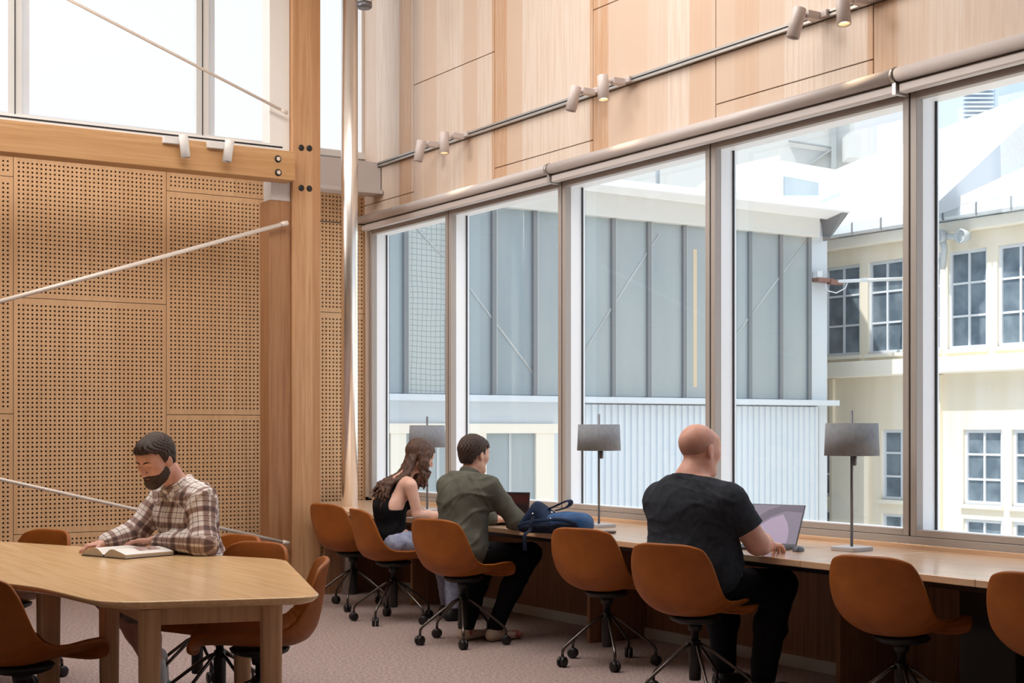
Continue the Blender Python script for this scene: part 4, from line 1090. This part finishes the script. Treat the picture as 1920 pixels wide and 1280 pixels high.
def legs(hipx, knee_r, ank_r, knee_l, ank_l, hz=.53, r=(.085,.062,.045)):
    L = Sdf()
    for s, k_, a in ((1, knee_r, ank_r), (-1, knee_l, ank_l)):
        h = (s*hipx, -.02, hz); mid = tuple((np.array(k_)+np.array(a))/2+np.array((0,-.012,.02)))
        L.cap(h, k_, r[0], r[1], .04); L.cap(k_, mid, r[1]*.98, r[1]*.95, .03); L.cap(mid, a, r[1]*.95, r[2], .03)
    return L
def shoe(a, toe, w=.042):
    S = Sdf(); a = np.array(a); toe = np.array(toe); d = toe-a; d[2] = 0; n = d/np.linalg.norm(d); sd = (n[1], -n[0], 0)
    S.cap((a[0], a[1], .085), (a[0]-n[0]*.02, a[1]-n[1]*.02, .045), .044, .040, .03)
    S.ecap((a[0]-n[0]*.035, a[1]-n[1]*.035, .035), tuple(a[:2]+n[:2]*.17)+(.03,), (w*.85,.034), (w,.026), .03, sd)
    return S

# ---- bald man -----------------------------------------------------------
def bald_man():
    loc, rz = at_pose(1300, 7.30, .74, .67)
    T = Sdf().ecap((0,-.02,.605), (0,-.01,.66), (.215,.155), (.225,.17), .05).ell((0,.05,.70), (.225,.175,.14), .07)
    T.ecap((0,-.01,.68), (0,-.01,.94), (.248,.168), (.262,.150), .07)
    T.cap((-.21,-.01,1.005), (.21,-.01,1.005), .080, .080, .06).ell((0,-.06,.98), (.18,.09,.15), .06)
    T.cap((-.11,-.02,1.06), (.11,-.02,1.06), .058, .058, .06)
    T.cap((0,-.005,1.05), (0,.02,1.18), .078, .070, .03).ell((0,-.035,1.13), (.062,.055,.06), .04)
    sh, el, wr = (.232,.01,1.0), (.315,.115,.80), (.205,.335,.778)
    sl, ell_, wl_ = (-.222,.02,.99), (-.275,.16,.80), (-.15,.36,.778)
    A = Sdf()
    for a, b, c_ in ((sh, el, wr), (sl, ell_, wl_)):
        A.cap(a, b, .070, .056, .04); m_ = tuple(np.array(b)*.6+np.array(c_)*.4); A.cap(b, m_, .054, .052, .03); A.cap(m_, c_, .052, .032, .03)
    H = head_sdf(1.10, 1.12).xf(frame((0,.05,1.253), (.10,1,-.10)))
    hr = hand_sdf(1, (.5,.55,.55,.6), .3, 1.05).xf(frame((.205,.335,.776), (-.18,1,-.10)))
    hl = hand_sdf(-1, (.5,.55,.55,.6), .3, 1.05).xf(frame((-.16,.35,.776), (.2,1,-.10)))
    Lg = legs(.10, (.19,.46,.56), (.17,.34,.10), (-.17,.45,.56), (-.15,.42,.10), .572, (.100,.075,.052))
    body = T+A+H+hr+hl+Lg
    o = solid('person', body, .0052, M['skin2']); o.location = loc; o.rotation_euler = (0,0,rz)
    tag(o, 'bald man in a charcoal t-shirt and black trousers working at the lilac laptop', 'person')
    # shirt: torso and sleeves, cut at neck, sleeve end and hem
    arm = [(np.array(sh), np.array(el)), (np.array(sl), np.array(ell_))]
    def cut(P):
        c_ = np.maximum((P @ V(0,.30,.954))-1.062, .55-P[..., 2])
        return c_.astype(np.float32)
    sm = lambda a, b: tuple(np.array(a)*.28+np.array(b)*.72)
    mid = lambda a, b: tuple(np.array(a)*.6+np.array(b)*.4)
    for a, b in ((sh, el), (sl, ell_)):
        n_ = (np.array(b)-np.array(a)); L_ = np.linalg.norm(n_); n_ = n_/L_
        solid('sleeve', Sdf().cap(a, tuple(np.array(b)), .086, .080, .05), .006, M['tee'], o, cut=lambda P: ((P-np.array(a)) @ n_-L_*.66).astype(np.float32), noise=folds(.006, 26, 9))
    solid('t_shirt', T.grow(.010)+Sdf().cap(sh, mid(sh, el), .088, .080, .05).cap(sl, mid(sl, ell_), .088, .080, .05), .006, M['tee'], o, cut=cut, noise=folds(.010, 26, 3, (.5,.5,1.5)))
    solid('trousers', (Lg.grow(.012)+Sdf().ecap((0,-.02,.605), (0,-.01,.66), (.225,.165), (.235,.18), .05)), .007, M['trousers'], o, cut=lambda P: np.maximum(.075-P[..., 2], P[..., 2]-np.where(P[..., 1] > .08, .75, .62)).astype(np.float32), noise=folds(.008, 22, 5))
    solid('shoe', shoe((.17,.34,.1), (.2,.6,0), .046), .006, M['shoeb'], o); solid('shoe', shoe((-.15,.42,.1), (-.16,.7,0), .046), .006, M['shoeb'], o)
    # cropped hair round the back and sides
    Mx = frame((0,.05,1.253), (.10,1,-.10)); Mi = Mx.inverted()
    R = np.array(Mi.to_3x3()); t = np.array(Mi.translation)
    def hcut(P):
        Q = P @ R.T+t; return np.maximum.reduce([Q[..., 1]-.045, Q[..., 2]-.10, -.075-Q[..., 2], np.where(np.abs(Q[..., 0]) > .09, .01, -1)]).astype(np.float32)
    solid('cropped_hair', Sdf().ell((0,-.018*1.1,.035*1.1), (.076*1.1+.0012,.097*1.1+.0012,.086*1.1+.0012)).xf(Mx), .005, M['stub'], o, cut=hcut, smooth=2)
    for x in (-1, 1):
        e = solid('eyebrow', Sdf().cap((x*.016*1.1,.097,.036), (x*.046*1.1,.087,.040), .004, .003).xf(Mx), .003, M['lash'], o)
    return o
# ---- man in the olive jacket ---------------------------------------------
def olive_man():
    loc, rz = at_pose(868, 9.25, .66, .75)
    T = Sdf().ecap((0,-.03,.565), (0,-.02,.63), (.165,.110), (.155,.11), .05)
    T.ecap((0,-.02,.62), (0,.02,.92), (.155,.11), (.175,.115), .06)
    T.cap((-.155,.04,.995), (.155,.04,.995), .062, .062, .06).ell((0,-.01,.93), (.15,.075,.12), .06)
    T.cap((-.07,.04,1.035), (.07,.04,1.035), .045, .045, .05).cap((0,.05,1.03), (0,.085,1.14), .058, .054, .03)
    sh, el, wr = (.185,.06,.985), (.285,.19,.785), (.16,.40,.765)
    sl, ell_, wl_ = (-.185,.06,.985), (-.25,.20,.785), (-.08,.42,.765)
    A = Sdf()
    for a, b, c_ in ((sh, el, wr), (sl, ell_, wl_)):
        A.cap(a, b, .052, .042, .04); m_ = tuple(np.array(b)*.6+np.array(c_)*.4); A.cap(b, m_, .042, .040, .03); A.cap(m_, c_, .040, .027, .03)
    HM = frame((0,.105,1.195), (.05,1,-.12)); H = head_sdf(1.0).xf(HM)
    hr = hand_sdf(1, (.45,.5,.5,.55), .3).xf(frame(wr, (-.2,1,-.08))); hl = hand_sdf(-1, (.45,.5,.5,.55), .3).xf(frame(wl_, (.2,1,-.08)))
    Lg = legs(.09, (.165,.47,.545), (.10,.20,.10), (-.14,.40,.54), (-.06,.10,.10), .56, (.085,.062,.045))
    o = solid('person', T+A+H+hr+hl+Lg, .0052, M['skin']); o.location = loc; o.rotation_euler = (0,0,rz)
    tag(o, 'man with short dark hair in an olive jacket at the black laptop', 'person')
    def cut(P):
        c_ = np.maximum((P @ V(0,.30,.954))-1.045, .48-P[..., 2])
        return c_.astype(np.float32)
    Sl = Sdf()
    for a, b, c_ in ((sh, el, wr), (sl, ell_, wl_)):
        Sl.cap(a, b, .072, .062, .05).cap(b, tuple(np.array(b)*.12+np.array(c_)*.88), .060, .046, .04)
    Tj = T.grow(.020)+Sdf().ecap((0,-.04,.60), (0,-.03,.64), (.19,.14), (.18,.135), .05)
    solid('jacket', Tj+Sl, .006, M['jacket'], o, cut=cut, noise=folds(.017, 20, 11, (.8,.6,1.1)))
    col = Sdf().ecap((0,.048,1.03), (0,.060,1.078), (.082,.078), (.070,.066), .01)
    solid('jacket_collar', col, .005, M['jacket'], o, cut=lambda P: np.maximum((P @ V(0,.45,.893))-1.015, (P @ V(0,-.3,-.954))+.99).astype(np.float32))
    solid('trousers', Lg.grow(.012), .007, M['trousers'], o, cut=lambda P: np.maximum(.07-P[..., 2], P[..., 2]-np.where(P[..., 1] > .06, .75, .60)).astype(np.float32), noise=folds(.010, 22, 5))
    solid('shoe', shoe((.10,.20,.1), (.16,.45,0)), .006, M['shoe1'], o); solid('shoe', shoe((-.06,.10,.1), (-.04,.4,0)), .006, M['shoe1'], o)
    hair_short(o, HM, 1.0, .014, 'hairdark', nape=-.062)
    for x in (-1, 1): solid('eyebrow', Sdf().cap((x*.016,.089,.034), (x*.044,.080,.038), .004, .003).xf(HM), .003, M['lash'], o)
    return o
def hair_short(o, Mx, s, th, m_, nape=-.05, quiff=.0, hl=.062):
    Mi = Mx.inverted(); R = np.array(Mi.to_3x3()); t = np.array(Mi.translation)
    def hcut(P):
        Q = (P @ R.T+t)/s; x, y, z = Q[..., 0], Q[..., 1], Q[..., 2]
        line = np.where(y > .0, hl*np.clip((y-.012)/.05, 0, 1)-.004, np.where(y > -.035, .0, nape*np.clip((-y-.035)/.02, 0, 1)))
        line = np.where((np.abs(x) > .055) & (y > .0) & (y < .045), -.01+.075*np.clip((y-.016)/.022, 0, 1), line)
        return np.maximum((line-z)*s, -1).astype(np.float32)
    S = Sdf().ell((0,-.018*s,.037*s), (.076*s+th*.75,.097*s+th*.8,.086*s+th), .02).ell((0,.05*s,.060*s), (.056*s+th*.4,.044*s+th*.5,.045*s+th*.6+quiff), .03).ell((0,-.055*s,-.02*s), (.060*s,.052*s,.06*s), .02)
    r = np.random.RandomState(4); 
    def nz(P):
        Q = P @ R.T+t; w = np.arctan2(Q[..., 0], Q[..., 1]+.02)
        return (.0022*np.sin(w*23+9*np.sin(Q[..., 2]*40))+.0018*np.sin(Q[..., 2]*150+w*31)).astype(np.float32)
    return solid('hair', S.xf(Mx), .0045, M[m_], o, cut=hcut, noise=nz)
# ---- woman ----------------------------------------------------------------
def woman():
    loc, rz = at_pose(741, 10.25, .91, .42)
    T = Sdf().ecap((0,-.02,.565), (0,-.03,.61), (.16,.110), (.135,.10), .05)
    T.ecap((0,-.035,.60), (0,-.045,.80), (.128,.095), (.135,.095), .06).ecap((0,-.04,.80), (0,.03,.95), (.135,.09), (.13,.08), .06)
    T.ell((-.055,.085,.86), (.05,.05,.055), .04).ell((.055,.085,.86), (.05,.05,.055), .04)
    T.cap((-.125,.05,.985), (.125,.05,.985), .045, .045, .05).cap((0,.055,1.0), (0,.13,1.10), .048, .044, .035)
    sh, el, wr = (.158,.06,.965), (.175,.10,.762), (.10,.32,.752)
    sl, ell_, wl_ = (-.158,.06,.965), (-.20,.15,.765), (-.05,.34,.752)
    A = Sdf()
    for a, b, c_ in ((sh, el, wr), (sl, ell_, wl_)):
        A.cap(a, b, .043, .034, .03); m_ = tuple(np.array(b)*.6+np.array(c_)*.4); A.cap(b, m_, .034, .034, .02); A.cap(m_, c_, .033, .022, .02)
    HM = frame((0,.185,1.165), (.10,1,-.42)); H = head_sdf(.95, .92).xf(HM)
    hr = hand_sdf(1, (.6,.6,.6,.6), .5, .9).xf(frame(wr, (-.3,1,-.08))); hl = hand_sdf(-1, (.4,.4,.45,.5), .3, .9).xf(frame(wl_, (.3,1,-.06)))
    Lg = legs(.085, (.11,.42,.545), (.10,.40,.09), (-.11,.42,.545), (-.10,.44,.09), .56, (.084,.062,.042))
    o = solid('person', T+A+H+hr+hl+Lg, .005, M['skin']); o.location = loc; o.rotation_euler = (0,0,rz)
    tag(o, 'woman with long wavy brown hair in a black sleeveless top leaning over the counter', 'person')
    def cut(P):
        x, y, z = P[..., 0], P[..., 1], P[..., 2]; ax_ = np.abs(x)
        back = np.where(y < .04, .90, .885); strap = (ax_ > .075) & (ax_ < .098)
        top = np.where(strap, 1.06, back+.0)
        arm = np.maximum(ax_-.135+.35*np.maximum(0, z-.80), -1)
        arm = np.where(strap, -1, np.where(z > .80, arm, ax_-.16))
        return np.maximum.reduce([z-top, arm, .580-z]).astype(np.float32)
    solid('tank_top', T.grow(.007), .005, M['top'], o, cut=cut, noise=folds(.007, 24, 8))
    solid('jeans', (Lg.grow(.010)+Sdf().ecap((0,-.02,.59), (0,-.03,.64), (.168,.118), (.140,.110), .05)), .006, M['jeans'], o, cut=lambda P: np.maximum(.09-P[..., 2], P[..., 2]-.645).astype(np.float32), noise=folds(.010, 26, 6))
    solid('shoe', shoe((.10,.40,.1), (.1,.7,0), .038), .006, M['shoeb'], o); solid('shoe', shoe((-.10,.44,.1), (-.1,.7,0), .038), .006, M['shoeb'], o)
    # long wavy hair: cap plus many locks
    Hh = Sdf().ell((0,-.016,.037), (.084,.104,.096), .02).ell((0,.03,.05), (.076,.06,.06), .03)
    Mi = HM.inverted(); R = np.array(Mi.to_3x3()); t = np.array(Mi.translation)
    Hh = Hh.xf(HM); rnd = random.Random(12)
    def lock(p0, pts, r0, n=9, wv=.012):
        ps = [HM @ Vector(p0)]+[Vector(p) for p in pts]; out = []
        ph = rnd.uniform(0, 6)
        for i in range(n+1):
            t_ = i/n*(len(ps)-1); a = min(int(t_), len(ps)-2); f_ = t_-a
            q = ps[a].lerp(ps[a+1], f_); out.append(tuple(q+Vector((math.sin(i*1.5+ph), math.cos(i*1.3+ph), 0))*wv*min(1, i/3)))
        Hh.chain(out, [r0*(1-.55*i/n) for i in range(n+1)], .010)
    for i in range(34):   # down the back and near shoulder
        a = rnd.uniform(-1.25, 1.05); x0 = .078*math.sin(a); y0 = -.085*math.cos(a)+.0
        xs_ = x0*1.25; fz = rnd.uniform(-.09, .06)
        lock((x0*.95, y0*.95, rnd.uniform(-.02, .05)), [(xs_, .05+.02*rnd.random(), 1.03+.02*rnd.random()), (xs_*1.15, -.05-.03*rnd.random(), .98), (xs_*1.2, -.115-.02*rnd.random(), .88+fz)], .014)
    for i in range(26):   # hanging forward beside the cheek
        s_ = 1 if i % 2 else -1; x0 = s_*rnd.uniform(.072, .090)
        lock((x0, rnd.uniform(-.03, .035), rnd.uniform(.0, .06)), [(x0*1.12, .18+rnd.uniform(-.04, .045), 1.07), (x0*1.0, .17+rnd.uniform(-.03, .06), .96+rnd.uniform(-.03, .05))], .013)
    def hcut(P):
        Q = P @ R.T+t; face = np.maximum.reduce([(.072+.0-Q[..., 1])*1.0, Q[..., 2]-.066, np.abs(Q[..., 0])-.062])
        return (-face).astype(np.float32)
    solid('hair', Hh, .0048, M['hairbrown'], o, cut=hcut, noise=lambda P: (.0016*np.sin(P[..., 0]*210+30*P[..., 2])+.0014*np.sin(P[..., 1]*240+22*P[..., 2])).astype(np.float32))
    for x in (-1, 1): solid('eyebrow', Sdf().cap((x*.016,.085,.032), (x*.042,.077,.036), .0035, .0025).xf(HM), .003, M['lash'], o)
    return o
# ---- reading man ------------------------------------------------------------
def reader():
    loc, rz = at_pose(370, 7.44, -.72, -.69)
    T = Sdf().ecap((0,-.02,.575), (0,-.01,.64), (.165,.115), (.155,.115), .05)
    T.ecap((0,-.01,.62), (0,.07,.90), (.155,.115), (.18,.115), .06)
    T.cap((-.165,.075,1.005), (.165,.075,1.005), .062, .062, .06).ell((0,.02,.94), (.15,.075,.12), .06)
    T.cap((-.075,.075,1.045), (.075,.075,1.045), .045, .045, .05).cap((0,.085,1.03), (0,.165,1.15), .060, .056, .03)
    sh, el, wr = (.192,.10,.985), (.245,.215,.825), (.228,.40,.790)
    sl, ell_, wl_ = (-.192,.09,.985), (-.275,.130,.798), (-.01,.250,.805)
    A = Sdf()
    for a, b, c_ in ((sh, el, wr), (sl, ell_, wl_)):
        A.cap(a, b, .052, .042, .04); m_ = tuple(np.array(b)*.6+np.array(c_)*.4); A.cap(b, m_, .042, .040, .03); A.cap(m_, c_, .040, .027, .03)
    HM = frame((0,.238,1.205), (-.32,1,-.50)); H = head_sdf(1.0).xf(HM)
    hr = hand_sdf(1, (.75,.85,.9,.95), .6, 1.0, .04).xf(frame(wr, (.30,1,-.22))); hl = hand_sdf(-1, (.25,.3,.3,.35), .2).xf(frame(wl_, (.85,.72,-.05)))
    Lg = legs(.09, (.14,.42,.54), (.10,.16,.10), (-.12,.42,.54), (-.12,.30,.10), .56, (.085,.060,.042))
    o = solid('person', T+A+H+hr+hl+Lg, .0046, M['skin2']); o.location = loc; o.rotation_euler = (0,0,rz)
    tag(o, 'bearded man in a plaid shirt reading a book at the oak table', 'person')
    Sl = Sdf()
    for a, b, c_ in ((sh, el, wr), (sl, ell_, wl_)):
        Sl.cap(a, b, .071, .065, .05).cap(b, tuple(np.array(b)*.10+np.array(c_)*.90), .066, .044, .05)
    S = T.grow(.020)+Sdf().ecap((0,-.03,.61), (0,-.01,.64), (.19,.145), (.18,.14), .05)+Sl
    def cut(P): return np.maximum.reduce([(P @ V(0,-.10,.995))-1.10, (P @ V(0,.60,.80))-.968, .46-P[..., 2]]).astype(np.float32)
    solid('plaid_shirt', S, .0055, M['plaid'], o, cut=cut, noise=folds(.016, 20, 21, (.8,.6,1.1)), uv=prim_uv(S))
    Cr = Sdf().ecap((0,.080,1.035), (0,.118,1.115), (.088,.082), (.078,.072), .01)
    def ccut(P): return np.maximum.reduce([(P @ V(0,.35,.937))-1.078, .022-np.hypot(P[..., 0]*.9, np.minimum(0, P[..., 1]-.185))+.0*P[..., 2], 1.03-P[..., 2]]).astype(np.float32)
    solid('shirt_collar', Cr, .0045, M['plaid'], o, cut=ccut, uv=lambda v: np.stack([v[:, 0]+.03, v[:, 2]], 1))
    for s_ in (-1, 1):   # collar wings
        C = Sdf().ecap((s_*.050,.055,1.085), (s_*.062,.135,1.065), (.030,.010), (.026,.009), .01, (0,.2,1)).ecap((s_*.062,.135,1.065), (s_*.050,.185,1.010), (.026,.009), (.030,.008), .01, (0,.6,.8)).ecap((0,.02,1.09), (s_*.052,.06,1.085), (.030,.010), (.030,.010), .01, (0,.2,1))
        solid('shirt_collar', C, .0045, M['plaid'], o, uv=lambda v: np.stack([v[:, 1]*1.0+.02, v[:, 2]], 1))
    solid('undershirt', Sdf().ecap((0,.12,1.0), (0,.135,1.03), (.06,.05), (.05,.05), .02), .006, mat('grey_undershirt', '#7b7472', .9), o)
    solid('shorts', Lg.grow(.022), .007, M['shorts'], o, cut=lambda P: np.maximum(.42-P[..., 2], P[..., 2]-.7).astype(np.float32))
    for a, tq in (((.10,.16,.1), (.12,.4,0)), ((-.12,.30,.1), (-.15,.6,0))):
        solid('sock', Sdf().cap((a[0], a[1], .09), (a[0], a[1]+.012, .20), .048, .052), .006, M['sock'], o)
        solid('shoe', shoe(a, tq), .006, M['shoe2'], o)
    hair_short(o, HM, 1.0, .015, 'hairdark', nape=-.058, quiff=.010, hl=.078)
    Mi = HM.inverted(); R = np.array(Mi.to_3x3()); t = np.array(Mi.translation)
    def bcut(P):
        Q = P @ R.T+t; x, y, z = np.abs(Q[..., 0]), Q[..., 1], Q[..., 2]
        up = np.where(y > .062, -.044, -.044+.062*np.clip((.062-y)/.045, 0, 1))
        mouth = np.maximum.reduce([x-.017, np.abs(z+.0575)-.0055, .08-y])
        return np.maximum.reduce([z-up, .002-y, -mouth]).astype(np.float32)
    B = Sdf()
    for q in head_sdf(1.0).grow(.0055).p:
        if q[1][2] < -.02 and q[0] != 'sub' and abs(q[1][0]) < .07: B.p.append(q)
    solid('beard', B.xf(HM), .0038, M['hairdark'], o, cut=bcut, noise=lambda P: (.0012*np.sin(P[..., 0]*420)*np.sin(P[..., 2]*380)).astype(np.float32))
    solid('moustache', Sdf().cap((-.024,.090,-.049), (0,.101,-.0425), .004, .0052).cap((.024,.090,-.049), (0,.101,-.0425), .004, .0052).xf(HM), .003, M['hairdark'], o)
    hs = head_sdf(1.0)
    for x in (-1, 1):
        solid('eyebrow', line_on(hs, [(x*.011,.028), (x*.022,.0325), (x*.034,.0345), (x*.049,.029)], [.0030,.0036,.0034,.0020], .0005).xf(HM), .0022, M['lash'], o)
        solid('eyelash', line_on(hs, [(x*.019,.0055), (x*.026,.0030), (x*.034,.0028), (x*.043,.0058)], [.0012,.0015,.0015,.0012], .0003).xf(HM), .0014, M['lash'], o)
    solid('lips', Sdf().ell((0,.094,-.060), (.016,.0065,.0045)).xf(HM), .003, mat('lip_tone', '#a8635a', .5), o)
    return o
bald_man(); olive_man(); woman(); reader()
